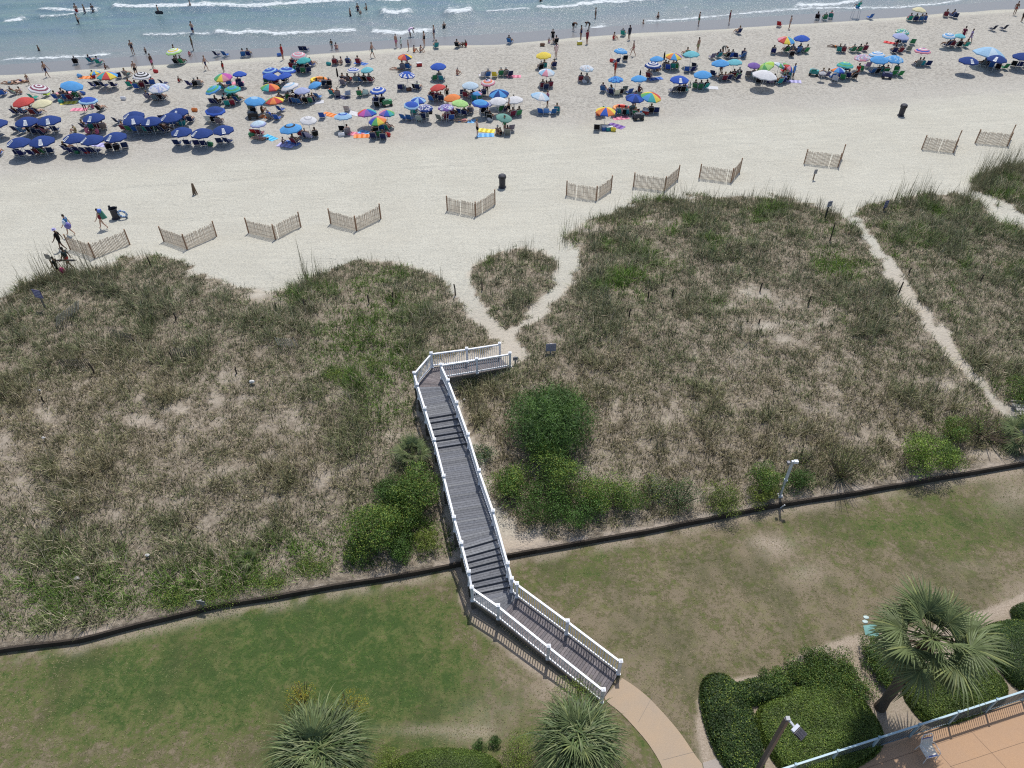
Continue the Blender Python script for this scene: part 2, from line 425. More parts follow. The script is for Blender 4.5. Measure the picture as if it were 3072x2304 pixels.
for bx, by, rx, ry, s in [(2330,1640,60,34,.8),(2420,1720,60,34,.6),(2280,1620,40,20,.7),(1560,2040,120,60,.2),(1640,2080,60,30,.6),(1480,2140,110,45,.3),(1420,2200,90,30,.7),(1250,2190,120,16,.5),(3040,1480,70,60,.6),(3060,1780,60,40,.5),(2900,1700,90,20,.25)]:
    bare = bare + s*np.exp(-(((lpx-bx)/rx)**2+((lpy-by)/ry)**2))*(0.6+0.8*(fbm(lX*2, lY*2, 3)-.3))
# worn mulch strip round the planting bed
BED = [(2130,2330),(2105,2200),(2112,2100),(2150,2065),(2230,2045),(2330,2040),(2385,1995),(2440,1965),(2540,1930),(2640,1918),(2800,1900),(2990,1835),(3100,1790)]
def dist_poly(px, py, pl):
    best = np.full(np.shape(px), 1e9)
    for (ax, ay), (bx, by) in zip(pl[:-1], pl[1:]):
        dx, dy = bx-ax, by-ay; t = np.clip(((px-ax)*dx+(py-ay)*dy)/(dx*dx+dy*dy), 0, 1)
        best = np.minimum(best, np.hypot(px-ax-t*dx, py-ay-t*dy))
    return best
db = dist_poly(lpx, lpy, BED); bare = bare + 0.95*(1-sstep(12, 24, db + 8*(fbm(lX*3, lY*3, 2)-.5)))
inbed = poly_mask(lpx, lpy, BED + [(3400,1700),(3400,2700),(2130,2700)])
bare = np.where(inbed, np.maximum(bare, .75), bare)
# strip of bare soil beside the boardwalk ramp
dr = dist_poly(lpx, lpy, [(1395,1700),(1400,1800),(1440,1860),(1560,1960),(1680,2050),(1760,2130)])
bare = bare + 0.9*(1-sstep(10, 32, dr + 20*(fbm(lX*2, lY*2, 2)-.5)))
lm = np_mesh('lawn', np.stack([lX, lY, lZ], 1), grid_faces(len(lx), rows), MAT['lawn'], smooth=True,
             vfloat={'green': np.clip(gr, 0, 1), 'bare': np.clip(bare, 0, 1)})
tag(link('lawn', lm), kind='structure')

# short turf blades over the lawn
def blades(name, bx, by, bz, h, w, lean, col, mat, az=None, curve=0.6):
    n = len(bx); az = RNG.uniform(0, 2*np.pi, n) if az is None else az
    fa = az + np.pi/2 + RNG.normal(0, .4, n)
    dx, dy = np.cos(az), np.sin(az); wx, wy2 = np.cos(fa)*w/2, np.sin(fa)*w/2
    hz = h*np.cos(lean); hr = h*np.sin(lean)
    m1 = 0.55
    V = np.empty((n, 5, 3))
    V[:, 0] = np.stack([bx-wx, by-wy2, bz], 1); V[:, 1] = np.stack([bx+wx, by+wy2, bz], 1)
    cx = bx+dx*hr*m1*curve; cy = by+dy*hr*m1*curve; cz = bz+hz*m1*1.15
    V[:, 2] = np.stack([cx+wx*.8, cy+wy2*.8, cz], 1); V[:, 3] = np.stack([cx-wx*.8, cy-wy2*.8, cz], 1)
    V[:, 4] = np.stack([bx+dx*hr, by+dy*hr, bz+hz], 1)
    b = np.arange(n)[:, None]*5
    C = np.repeat(col[:, None, :], 5, 1)
    return V.reshape(-1, 3), b+np.array([[0, 1, 2, 3]]), b+np.array([[3, 2, 4]]), C.reshape(-1, 3)

n = 170000
bx = RNG.uniform(-24, 34, n); by = RNG.uniform(9, 28, n)
pxx, pyy = project(bx, by, 0*bx)
ok = (by < wall_y(bx)-0.1) & (pxx > -60) & (pxx < 3130) & (pyy < 2360) & ~poly_mask(pxx, pyy, BED + [(3400,1700),(3400,2700),(2130,2700)]) & (dist_poly(pxx, pyy, BED) > 16)
ok &= ~poly_mask(pxx, pyy, [(1800,2075),(1870,2030),(1950,2090),(2060,2215),(2180,2350),(1960,2400),(1900,2190)])
ok &= dist_poly(pxx, pyy, [(1395,1700),(1400,1800),(1440,1860),(1560,1960),(1680,2050),(1760,2130)]) > 26
bx, by, pxx, pyy = bx[ok], by[ok], pxx[ok], pyy[ok]
g = 0.04 + .26*(1-sstep(1300, 1600, pxx))
for qx, qy, rx, ry, s in [(900,1960,380,170,.62),(1250,2080,260,150,.45),(500,2080,330,130,.36),(1050,1850,300,70,.3),(1700,1730,200,70,.38),(1880,1650,240,60,.25),(2600,1600,330,90,.34),(2900,1530,240,90,.35),(2350,1950,90,60,.25)]:
    g = g + s*np.exp(-(((pxx-qx)/rx)**2+((pyy-qy)/ry)**2))
g = np.clip(g + 1.1*(fbm(bx*1.1, by*1.1, 4)-.5) + RNG.normal(0, .12, len(bx)), 0, 1)[:, None]
dryc = np.array([.31, .26, .155]); grc = np.array([.11, .19, .042])
bc = (dryc*(1-g) + grc*g)*RNG.uniform(.75, 1.45, (len(bx), 1))
V_, Q_, T_, C_ = blades('x', bx, by, np.zeros(len(bx)), RNG.uniform(.03, .075, len(bx)), RNG.uniform(.014, .034, len(bx)), RNG.uniform(.85, 1.42, len(bx)), bc, None)
tag(link('lawn_grass', np_mesh('lawn_grass', V_, [Q_, T_], MAT['straw'], vcol=C_)), 'short turf blades, green and straw dry, over the lawn', 'grass', kind='stuff')

# ---------------------------------------------------------------- dune grass
def tufts(xy, nb, hmin, hmax, w, col0, colvar, spread=.12, leanr=(.15, 1.1)):
    n = len(xy); r = np.repeat(np.arange(n), nb); N = len(r)
    ox = RNG.normal(0, spread, N); oy = RNG.normal(0, spread, N)
    bx = xy[r, 0]+ox; by = xy[r, 1]+oy; bz = terrain(bx, by)-0.01
    az = np.arctan2(oy, ox) + RNG.normal(0, .7, N)
    hv = .72 + 1.25*sstep(.45, .7, fbm(xy[:, 0]*.35, xy[:, 1]*.35+50, 3)); tl = (RNG.uniform(hmin, hmax, n)*hv)[r]*RNG.uniform(.6, 1.15, N)
    col = col0[r]*RNG.uniform(1-colvar, 1+colvar, (N, 1))
    return blades('x', bx, by, bz, tl, w*RNG.uniform(.7, 1.3, N), RNG.uniform(*leanr, N), col, None, az)
N0 = 190000
cx = RNG.uniform(-48, 58, N0); cy = RNG.uniform(15, 66, N0)
cz = terrain(cx, cy); dd, gg, qx, qy = veg_fields(cx, cy, cz)
keep = (RNG.random(N0) < dd*0.92) & (cy > wall_y(cx)+0.55) & (qx > -90) & (qx < 3160) & (qy > 380)
# keep the footprint of the boardwalk clear
bw = poly_mask(qx, qy, P((905,800),(960,790),(985,838),(1010,880),(1075,1050),(1120,1240),(1100,1260),(1005,1290),(985,1200),(950,1060),(915,930),(898,850)))
keep &= ~bw
cx, cy, gg, qx, qy = cx[keep], cy[keep], gg[keep], qx[keep], qy[keep]
print('tufts', len(cx))
far = sstep(1250, 800, qy)
c_green = np.array([.225, .245, .118]); c_brown = np.array([.35, .285, .18]); c_lush = np.array([.155, .25, .055]); c_grey = np.array([.205, .22, .16])
G = gg[:, None]
col = c_brown*(1-np.clip(G*1.25, 0, 1)) + (c_green*(1-far[:, None]*.4)+c_grey*far[:, None]*.4)*np.clip(G*1.25, 0, 1)
lush = sstep(.98, 1.3, gg)[:, None]; col = col*(1-lush) + c_lush*lush
col = col*RNG.uniform(.5, 1.3, (len(cx), 1))
dry = RNG.random(len(cx)) < .16; col[dry] = np.array([.54, .46, .33])*RNG.uniform(.7, 1.15, (dry.sum(), 1))
xy = np.stack([cx, cy], 1)
VV, QQ, TT, CC = tufts(xy, 8, .22, .55, .029, col, .6, .11, (.25, 1.3))
tag(link('dune_grass', np_mesh('dune_grass', VV, [QQ, TT], MAT['straw'], vcol=CC)), 'green and brown beach grass covering the sand dunes', 'grass', kind='stuff')
# tall sea oats along the seaward rim
def rim_pts(poly, cnt, jit):
    out = []
    for k in range(cnt):
        i = random.randrange(len(poly)-1); t = random.random()
        ax, ay = poly[i]; bx_, by_ = poly[i+1]
        px_, py_ = ax+(bx_-ax)*t, ay+(by_-ay)*t + random.uniform(2, jit)
        p = on_ground(px_, py_); out.append((p.x, p.y))
    return out
pts = []
for poly, cnt in ((P((0,650),(60,615),(110,590),(200,580),(330,550)), 130), (P((380,565),(430,600)), 12), (P((650,603),(800,560),(950,598)), 60), (P((1030,565),(1130,533),(1205,570)), 70),
                  (P((1215,510),(1400,433),(1600,423),(1760,443),(1815,462)), 260), (P((1850,450),(1920,430),(2000,417),(2100,427)), 120), (P((2092,400),(2140,363),(2212,350)), 120)):
    pts += rim_pts(poly, cnt, 40)
pts = np.array(pts)
col = np.tile(np.array([.24, .225, .13]), (len(pts), 1))*RNG.uniform(.7, 1.2, (len(pts), 1))
VV, QQ, TT, CC = tufts(pts, 4, .9, 1.7, .02, col, .25, .14, (.05, .35))
tag(link('sea_oats', np_mesh('sea_oats', VV, [QQ, TT], MAT['straw'], vcol=CC)), 'tall thin sea oats along the seaward rim of the dunes', 'grass', kind='stuff')

# ---------------------------------------------------------------- the sea
FOAM = [  # photo-pixel lines of breaking water, thickness in pixels, strength
 ([(0,69),(50,64),(85,56)],7,1),([(108,33),(170,36),(231,36),(311,31)],7,.9),([(108,54),(224,47),(311,34)],4,.9),([(329,31),(470,29),(560,27),(651,25),(730,29),(800,27),(832,22),(977,13),(1071,5)],11,1),
 ([(416,112),(500,110),(579,107),(640,106)],5,.8),([(632,105),(700,108),(760,105),(832,110),(960,104),(1078,99)],8,1),([(0,183),(100,178),(217,172),(340,165)],4,1),
 ([(340,163),(590,152),(690,150)],2,.4),([(1122,4),(1190,7),(1248,3)],8,1),([(1132,47),(1187,52),(1248,42)],13,1),([(1324,47),(1371,52),(1429,42)],13,1),([(1447,38),(1500,36),(1560,31),(1600,27)],5,.8),
 ([(1107,99),(1158,105),(1230,103),(1295,99),(1310,95)],9,1),([(1404,121),(1520,112),(1628,105),(1700,100),(1751,96),(1790,86),(1831,81)],7,1),([(1120,138),(1180,134)],3,.5),
 ([(1600,29),(1640,33),(1700,29),(1809,16),(1900,12),(2008,0)],11,1),([(2037,29),(2073,24)],4,.9),([(1918,67),(2000,62),(2099,56),(2200,44),(2320,36),(2352,27)],4,.9),([(2052,99),(2090,96),(2117,90)],5,1),
 ([(2200,70),(2245,68)],3,.8),([(2377,22),(2430,22),(2489,20),(2560,12),(2590,4)],7,1),([(2308,35),(2435,27),(2560,27),(2706,24),(2800,14),(2894,2)],4,.9),([(2890,14),(2915,12)],3,.8),
 ([(2272,38),(2330,34)],4,.8),([(1090,73),(1130,70)],5,.4),([(200,2),(420,-8),(700,-12)],8,.8),([(900,-14),(1300,-20),(1700,-14)],9,.9),([(2100,-6),(2300,-14),(2700,-12)],8,.8),([(150,150),(165,148)],4,.7)]
wxs = axis(-88, 88, 0.42, (-3200, 3200), 1.4); wys = axis(76, 150, 0.30, (74, 4000), 1.4)
WXg, WYg = np.meshgrid(wxs, wys, indexing='ij'); wX = WXg.ravel(); wY = WYg.ravel()
fpx, fpy = project(wX, wY, np.full(wX.shape, SEA))
foam = np.zeros(wX.shape); crest = np.zeros(wX.shape)
jx = 5*(fbm(wX*.35, wY*.35, 3)-.5)
for pl, th, st in FOAM:
    xs = np.array([p[0] for p in pl], float); ys = np.array([p[1] for p in pl], float)
    yl = np.interp(fpx, xs, ys) + jx; dy = yl - fpy                # positive: seaward of the front
    ends = sstep(xs[0]-4, xs[0]+22, fpx)*(1-sstep(xs[-1]-22, xs[-1]+4, fpx))
    th = th*(.7+.95*fbm(fpx*.02, fpx*0+pl[0][1], 3)); f = sstep(-1.6, .4, dy)*(1-sstep(th*.35, th*1.5, dy))*ends*st
    lace = sstep(0, 2, dy)*(1-sstep(th*1.0, th*3.4, dy))*ends*0.45*st
    foam = np.maximum(foam, np.maximum(f, lace)); crest = np.maximum(crest, np.exp(-((dy-th*.4)/(th*.8))**2)*ends*th/11)
dv = wY - SLOPE*wX - 21.2 - 80
deep = sstep(0, 22, dv)
wZ = SEA + 0.40*crest*sstep(-1, 5, dv)
ph = dv*0.95 + 3.0*fbm(wX*.06, wY*.06, 3)
wZ = wZ + deep*(0.09*np.sin(ph) + 0.05*np.sin(dv*2.1+wX*.12+4*fbm(wX*.1, wY*.1, 2))) + (0.012+.02*deep)*(fbm(wX*1.3, wY*2.6, 3)-.5)*2*(wY < 160)
foam = foam + 0.0*wZ
def mk_water():
    m = M('sea_water', 0.09, 0.5); pos = m.pos(); foam = m.attr('foam'); sh = m.attr('depth')
    m.b.inputs['IOR'].default_value = 1.33
    n1 = m.noise(m.pos((1, 1.6, 1)), 0.16, 4, 0.6)
    n2 = m.noise(m.pos((.35, 1.2, 1)), 0.5, 4, 0.6)
    deepc = m.mix(m.ramp(n1, [(.38, 0), (.62, 1)]), (.105, .165, .215), (.105, .172, .195))
    deepc = m.mix(m.ramp(n2, [(.42, 0), (.68, .8)]), deepc, (.135, .22, .215))
    shal = m.mix(m.ramp(n2, [(.35, 0), (.65, 1)]), (.215, .228, .235), (.17, .205, .215))
    c = m.mix(m.ramp(sh, [(.02, 0), (.6, 1)]), shal, deepc)
    lace = m.noise(m.pos((1, 1.7, 1)), 1.9, 6, 0.7, 0.6)
    fm = m.ramp(m.math('ADD', m.math('MULTIPLY', foam, .82), m.math('MULTIPLY', m.math('SUBTRACT', lace, 0.5), 2.6)), [(.34, 0.0), (.80, 1.0)])
    fm = m.math('MULTIPLY', fm, m.ramp(foam, [(.03, 0), (.2, 1)]))
    c = m.mix(m.math('MULTIPLY', fm, .9), c, (.66, .70, .71)); m.color(c)
    m.l(m.mix(fm, (.20,)*3, (.9,)*3), m.b.inputs['Roughness'])
    h = m.math('ADD', m.noise(m.pos((.8, 2.0, 1)), 1.6, 5, 0.62), m.math('MULTIPLY', m.noise(m.pos((.6, 1.8, 1)), 6.0, 3, 0.6), 0.3))
    h = m.math('ADD', h, m.math('MULTIPLY', fm, 0.35))
    m.bump(h, 0.62, 0.24); return m.m
wm = np_mesh('sea', np.stack([wX, wY, wZ], 1), grid_faces(len(wxs), len(wys)), mk_water(), smooth=True,
             vfloat={'foam': np.clip(foam, 0, 1), 'depth': np.clip(dv/22, 0, 1)})
tag(link('sea_water', wm), kind='structure')
# ================================================================ boardwalk
WHITE = (.80, .81, .83); DECK = (.185, .19, .205)
def path_pts(spec, capz=1.10):
    """spec: (px, py of the post cap, deck z) -> post foot positions on the deck"""
    out = []
    for px, py, z in spec:
        p = at(px, py, z+capz+.06); p.z = z; out.append(p)
    return out
ZL, ZM, ZT = 0.62, 1.50, 2.14
GEND = terr(*on_ground(1515, 1085).xy)
LFT = path_pts([(1811,2067,.10),(1646,1936,.33),(1494,1814,.53),(1415,1759,ZL),(1406,1711,.92),(1384,1625,1.22),(1362,1548,ZM),(1331,1424,ZM),(1303,1315,ZM+.02),(1274,1221,ZT-.1),(1252,1150,ZT),(1242,1115,ZT),(1293,1056,ZT),(1400,1042,ZT-.15),(1499,1027,GEND+.06)])
RGT = path_pts([(1863,1981,.10),(1703,1860,.33),(1551,1748,ZL)])
RG2 = path_pts([(1535,1732,ZL+.02),(1523,1686,.88),(1479,1529,ZM),(1437,1407,ZM),(1404,1299,ZM+.04),(1370,1204,ZT-.1),(1344,1137,ZT),(1322,1090,ZT)])
RG3 = path_pts([(1322,1090,ZT),(1430,1073,ZT-.15),(1530,1056,GEND+.06)])
bwk = empty('boardwalk', (LFT[7].x, LFT[7].y, 0))
tag(bwk, 'long grey plank boardwalk with white railings crossing the dunes', 'boardwalk')
OFF = Vector((LFT[7].x, LFT[7].y, 0))
def bl(p): return Vector(p) - OFF
def rail_panel(a, b):
    m = MB(); a = bl(a); b = bl(b); d = (b-a); L = Vector((d.x, d.y, 0)).length
    if L < 0.25: return
    u = d/d.length; a2 = a+u*0.06; b2 = b-u*0.06
    m.beam(a2+Vector((0,0,1.0)), b2+Vector((0,0,1.0)), .095, .05, WHITE)
    m.beam(a2+Vector((0,0,.955)), b2+Vector((0,0,.955)), .04, .05, WHITE)
    m.beam(a2+Vector((0,0,.13)), b2+Vector((0,0,.13)), .05, .075, WHITE)
    n = max(2, int(L/0.135))
    for i in range(1, n):
        p = a2 + (b2-a2)*(i/n); m.beam(p+Vector((0,0,.165)), p+Vector((0,0,.935)), .034, .034, WHITE)
    m.build('railing', MAT['vinyl'], bwk)
def post(p, big=True):
    q = bl(p); m = MB(); w = .125 if big else .11
    m.box((q.x, q.y, q.z+.52), (w, w, 1.16), None, WHITE)
    m.box((q.x, q.y, q.z+.03), (w+.05, w+.05, .06), None, WHITE)
    po = m.build('post', MAT['vinyl'], bwk)
    c = MB(); c.box((q.x, q.y, q.z+1.115), (w+.05, w+.05, .035), None, WHITE)
    b0 = len(c.v); r = (w+.03)/2
    c.add([(q.x-r, q.y-r, q.z+1.133), (q.x+r, q.y-r, q.z+1.133), (q.x+r, q.y+r, q.z+1.133), (q.x-r, q.y+r, q.z+1.133), (q.x, q.y, q.z+1.185)], [(0,1,4),(1,2,4),(2,3,4),(3,0,4)], WHITE)
    c.build('post_cap', MAT['vinyl'], po)
for run in (LFT, RGT, RG2, RG3):
    for a, b in zip(run[:-1], run[1:]): rail_panel(a, b)
rail_panel(RGT[2], RG2[0])
for p in LFT + RGT + RG2 + RG3[1:]: post(p)
# deck: ruled strips between a left and a right edge, cut into planks
def strip(L, R, w=.142, gap=.013, steps=None, m=None, cols=(DECK,)):
    """L, R lists of edge points with equal count"""
    for (a0, a1), (b0, b1) in zip(zip(L[:-1], L[1:]), zip(R[:-1], R[1:])):
        ln = max((a1-a0).length, (b1-b0).length)
        n = max(1, int(round(((a1-a0).length+(b1-b0).length)/2/w)))
        st = steps
        for i in range(n):
            t0, t1 = i/n, (i+1)/n - gap/ln
            base = random.choice(cols); k = random.uniform(.82, 1.14); col = tuple(c*k for c in base)
            q = []
            for t in (t0, t1):
                q.append(a0+(a1-a0)*t); q.append(b0+(b1-b0)*t)
            zz = None
            if abs(a1.z-a0.z) > .2 and st:      # a flight of shallow steps
                ns = max(1, round(abs(a1.z-a0.z)/0.115)); s_ = math.floor((i+.5)/n*ns)/ns; nx = (s_*1.0)
                zz = a0.z+(a1.z-a0.z)*min(1, (math.floor((i+.5)/n*ns)+1)/ns)
                prev = math.floor((i-.5)/n*ns) if i else -1
                if math.floor((i+.5)/n*ns) != prev:   # riser
                    A, B = bl(q[0]), bl(q[1]); zb = zz - (a1.z-a0.z)/ns
                    m.add([(A.x, A.y, zb-.02), (B.x, B.y, zb-.02), (B.x, B.y, zz-.03), (A.x, A.y, zz-.03)], [(0,1,2,3)], (.11,.11,.12))  # riser coloured darker than the planks, its shade put into the colour
            P4 = [bl(q[0]), bl(q[1]), bl(q[3]), bl(q[2])]
            if zz is not None:
                for v in P4: v.z = zz
            T = [(v.x, v.y, v.z) for v in P4] + [(v.x, v.y, v.z-.03) for v in P4]
            m.add(T, [(0,1,2,3),(7,6,5,4),(0,4,5,1),(1,5,6,2),(2,6,7,3),(3,7,4,0)], col)
dk = MB()
Cc = (DECK, (.175,.18,.195), (.20,.205,.215), (.165,.172,.19))
Cp = ((.185,.165,.168), (.20,.18,.18), (.17,.155,.16), (.215,.19,.19))
# lower ramp: from the path to the landing
strip([LFT[0], LFT[1], LFT[2]], [RGT[0], RGT[1], RGT[2]], m=dk, cols=Cp)
# landing triangle towards the corner
strip([LFT[2], LFT[3]], [RGT[2], RG2[0]+Vector((.02,0,0))], m=dk, cols=Cp+Cc)
# first steps
L1 = [LFT[3], LFT[3].lerp(LFT[4], .4)]; L1[1].z = ZL
R1 = [RG2[0], RG2[0].lerp(RG2[1], .35)]; R1[1].z = ZL; R1[0].z = ZL
strip(L1, R1, m=dk, cols=Cc)
R_s = RG2[1].lerp(RG2[2], .78); R_s.z = ZM
L_s = LFT[5].lerp(LFT[6], .35); L_s.z = ZM
strip([L1[1], L_s], [R1[1], R_s], steps=True, m=dk, cols=Cc)
Lm = [L_s, LFT[6], LFT[7], LFT[8].copy()]; Lm[3].z = ZM; R4 = RG2[4].copy(); R4.z = ZM
strip(Lm, [R_s, RG2[2], RG2[3], R4], m=dk, cols=Cc)
La = LFT[8].lerp(LFT[9], .18); La.z = ZM; Ra = RG2[4].lerp(RG2[5], .18); Ra.z = ZM
Lb = LFT[9].lerp(LFT[10], .35); Lb.z = ZT; Rb = RG2[5].lerp(RG2[6], .35); Rb.z = ZT
strip([Lm[3], La], [R4, Ra], m=dk, cols=Cc)
strip([La, Lb], [Ra, Rb], steps=True, m=dk, cols=Cc)
strip([Lb, LFT[10], LFT[11]], [Rb, RG2[6].lerp(RG2[7], .1), RG2[6].lerp(RG2[7], .5)], m=dk, cols=Cc)
e1 = RG2[6].lerp(RG2[7], .5); e2 = RG2[7]
strip([LFT[11], LFT[12]], [e1, e2], m=dk, cols=Cp)
strip([LFT[12], LFT[13], LFT[14]], [RG3[0], RG3[1], RG3[2]], m=dk, cols=Cp)
dk.build('deck', MAT['wood'], bwk)
# joists, fascia and support posts
fs = MB(); FB = (.17, .15, .125)
def fascia(a, b, drop=.24):
    A, B = bl(a), bl(b); h = drop
    fs.beam(A-Vector((0,0,.03+h/2)), B-Vector((0,0,.03+h/2)), .045, h, FB)
for run in (LFT, RGT, RG2, RG3):
    for a, b in zip(run[:-1], run[1:]): fascia(a, b)
fs.build('fascia_board', MAT['wood'], bwk)
def pile(p):
    zt = p.z-.05; zb = (0 if p.y < wall_y(p.x) else terr(p.x, p.y)) - .2
    if zt-zb < .3: return
    q = bl(p); m = MB(); m.box((q.x, q.y, (zt+zb)/2), (.15, .15, zt-zb), None, (.13,.115,.095)); m.build('support_pile', MAT['wood'], bwk)
for p in LFT[1:-1] + RGT[1:] + RG2[1:] + RG3[1:2]: pile(p)

# retaining wall
wl = MB(); WC = (.055, .045, .036)
xs = list(np.arange(-45, 55, .6)); prev = None
for i, x0 in enumerate(xs):
    y0 = float(wall_y(x0)) + .008*math.sin(x0*1.7)
    cur = Vector((x0, y0, 0))
    if prev is not None:
        hh = .305 + .01*math.sin(x0*2.3)
        wl.beam(prev+Vector((0,0,hh/2-.05)), cur+Vector((0,0,hh/2-.05)), .10, hh+.1, tuple(c*k_ for c in WC)) if (k_ := random.uniform(.8, 1.15)) else None
    prev = cur
wo = wl.build('retaining_wall', MAT['wood']); tag(wo, 'low dark timber retaining wall between the lawn and the dune', 'wall')
# path and patio
def mk_conc(name, a, b, c):
    m = M(name, 0.9, 0.15); pos = m.pos()
    f = m.noise(pos, 0.9, 5, 0.65); g = m.noise(pos, 25, 4, 0.7)
    col = m.mix(m.ramp(f, [(.35, 0), (.65, 1)]), a, b); col = m.mix(m.ramp(g, [(.4, .35), (.6, 0)]), col, c)
    m.color(col); m.bump(g, .3, .01); return m.m
MAT['path'] = mk_conc('path_concrete', (.40,.30,.205), (.36,.285,.21), (.27,.21,.15))
MAT['patio'] = mk_conc('patio_concrete', (.43,.275,.165), (.40,.265,.17), (.32,.20,.125))
MAT['slab'] = mk_conc('slab_concrete', (.36,.31,.27), (.31,.28,.245), (.22,.20,.17))
def slab(name, polypx, z, mat, thick=.05):
    v = [at(a, b, z) for a, b in polypx]
    from mathutils.geometry import tessellate_polygon
    tr = tessellate_polygon([v]); n = len(v)
    V = [(p.x, p.y, z) for p in v] + [(p.x, p.y, z-thick) for p in v]
    F = [tuple(t) for t in tr] + [(i, (i+1) % n, n+(i+1) % n, n+i) for i in range(n)]
    me = bpy.data.meshes.new(name); me.from_pydata(V, [], F); me.materials.append(mat); me.update()
    import bmesh
    bmm = bmesh.new(); bmm.from_mesh(me); bmesh.ops.recalc_face_normals(bmm, faces=bmm.faces); bmm.to_mesh(me); bmm.free()
    return tag(link(name, me), kind='structure')
def smooth(pts, n=5):
    out = []; N = len(pts)
    for i in range(N-1):
        p0 = pts[max(i-1, 0)]; p1 = pts[i]; p2 = pts[i+1]; p3 = pts[min(i+2, N-1)]
        for k in range(n):
            t = k/n
            out.append(tuple(.5*((2*p1[j]) + (-p0[j]+p2[j])*t + (2*p0[j]-5*p1[j]+4*p2[j]-p3[j])*t*t + (-p0[j]+3*p1[j]-3*p2[j]+p3[j])*t**3) for j in (0, 1)))
    out.append(pts[-1]); return out
pr = smooth([(1866,2034),(1900,2056),(1945,2092),(2000,2150),(2045,2205),(2082,2260),(2105,2290)]); pl_ = smooth([(2010,2400),(1990,2310),(1950,2238),(1905,2183),(1862,2138),(1822,2106),(1812,2090)])
slab('footpath', pr + [(2130,2400)] + pl_, .035, MAT['path'])
slab('side_slab', [(2108,2288),(2172,2268),(2215,2345),(2235,2420),(2134,2420)], .03, MAT['slab'])
jm = MB()
for a, b in (((1915,2166),(1957,2090)),((1812,2092),(1866,2036)),((1988,2280),(2085,2255))):
    A, B = at(*a, .037), at(*b, .037); jm.beam(A, B, .012, .004, (.10,.08,.06))
# patio joints are drawn by thin grooves
slab('patio', [(2280,2352),(3072,2100),(3500,1965),(3900,2900),(2250,2900)], .06, MAT['patio'])
for a, b in (((2600,2304),(3140,2120)),((2780,2217),(2960,2420)),((2905,2185),(3110,2400)),((2640,2310),(2740,2420)),((2850,2300),(3150,2200))):
    A, B = at(*a, .062), at(*b, .062); jm.beam(A, B, .012, .004, (.12,.075,.045))
tag(jm.build('paving_joints', MAT['plastic']), kind='structure')

# ================================================================ patio fence
TL, TR = at(2350, 2306, 1.2), at(3072, 2073, 1.2)
dirF = (TR-TL); dirF.z = 0; Lf = dirF.length; uF = dirF/Lf
A0 = Vector((TL.x, TL.y, 0)) - uF*1.3; LEN = Lf + 7.0
fence = empty('patio_fence', A0); tag(fence, 'blue grey metal picket fence along the orange patio', 'fence')
SEC = 1.83; ns = int(LEN/SEC); BG = (.27, .40, .46)
for i in range(ns+1):
    p = uF*(i*SEC); m = MB(); m.box((p.x, p.y, .62), (.07, .07, 1.24), None, BG); m.box((p.x, p.y, 1.25), (.1, .1, .03), None, BG); m.build('post', MAT['metal'], fence)
for i in range(ns):
    a = uF*(i*SEC+.05); b = uF*((i+1)*SEC-.05); m = MB()
    m.beam(a+Vector((0,0,1.18)), b+Vector((0,0,1.18)), .07, .05, (.40,.53,.58)); m.beam(a+Vector((0,0,.2)), b+Vector((0,0,.2)), .04, .04, (.12,.16,.18))
    for k in range(1, 18):
        p = a+(b-a)*(k/18); m.beam(p+Vector((0,0,.22)), p+Vector((0,0,1.16)), .018, .018, (.10,.13,.15))
    m.build('fence_panel', MAT['metal'], fence)

# ================================================================ patio chair
pc = gnd(2772, 2264); ch = empty('patio_chair', (pc.x, pc.y, .06), math.radians(12))
tag(ch, 'white strap patio chair with blue edge straps beside the fence', 'chair')
m = MB(); W_ = (.78,.77,.73)
for s in (-1, 1):
    x = s*.27
    m.tube([(x, -.30, 0), (x, -.27, .60), (x, -.20, .64), (x, .12, .62), (x, .2, .55), (x, .24, 0)], .017, 6, W_)
    m.tube([(x*.92, -.27, .40), (x*.92, .20, .38)], .015, 6, W_)
m.tube([(-.25, .16, .40), (-.24, .34, .86), (-.16, .38, .98), (.16, .38, .98), (.24, .34, .86), (.25, .16, .40)], .017, 6, W_)
m.tube([(-.25, -.27, .40), (.25, -.27, .40)], .015, 6, W_)
m.build('frame', MAT['metal'], ch)
m = MB()
for k in range(9): m.box((0, -.24+k*.052, .405), (.50, .043, .012), None, (.06,.10,.32) if k == 0 else (.70,.68,.60))
m.build('seat', MAT['plastic'], ch)
m = MB(); R = Matrix.Rotation(math.radians(-22), 3, 'X')
for k in range(8):
    t = k/8; m.box((0, .175+t*.16, .47+t*.36), (.47, .012, .04), R, (.06,.08,.26) if k == 7 else (.62,.61,.55))
m.build('backrest', MAT['plastic'], ch)

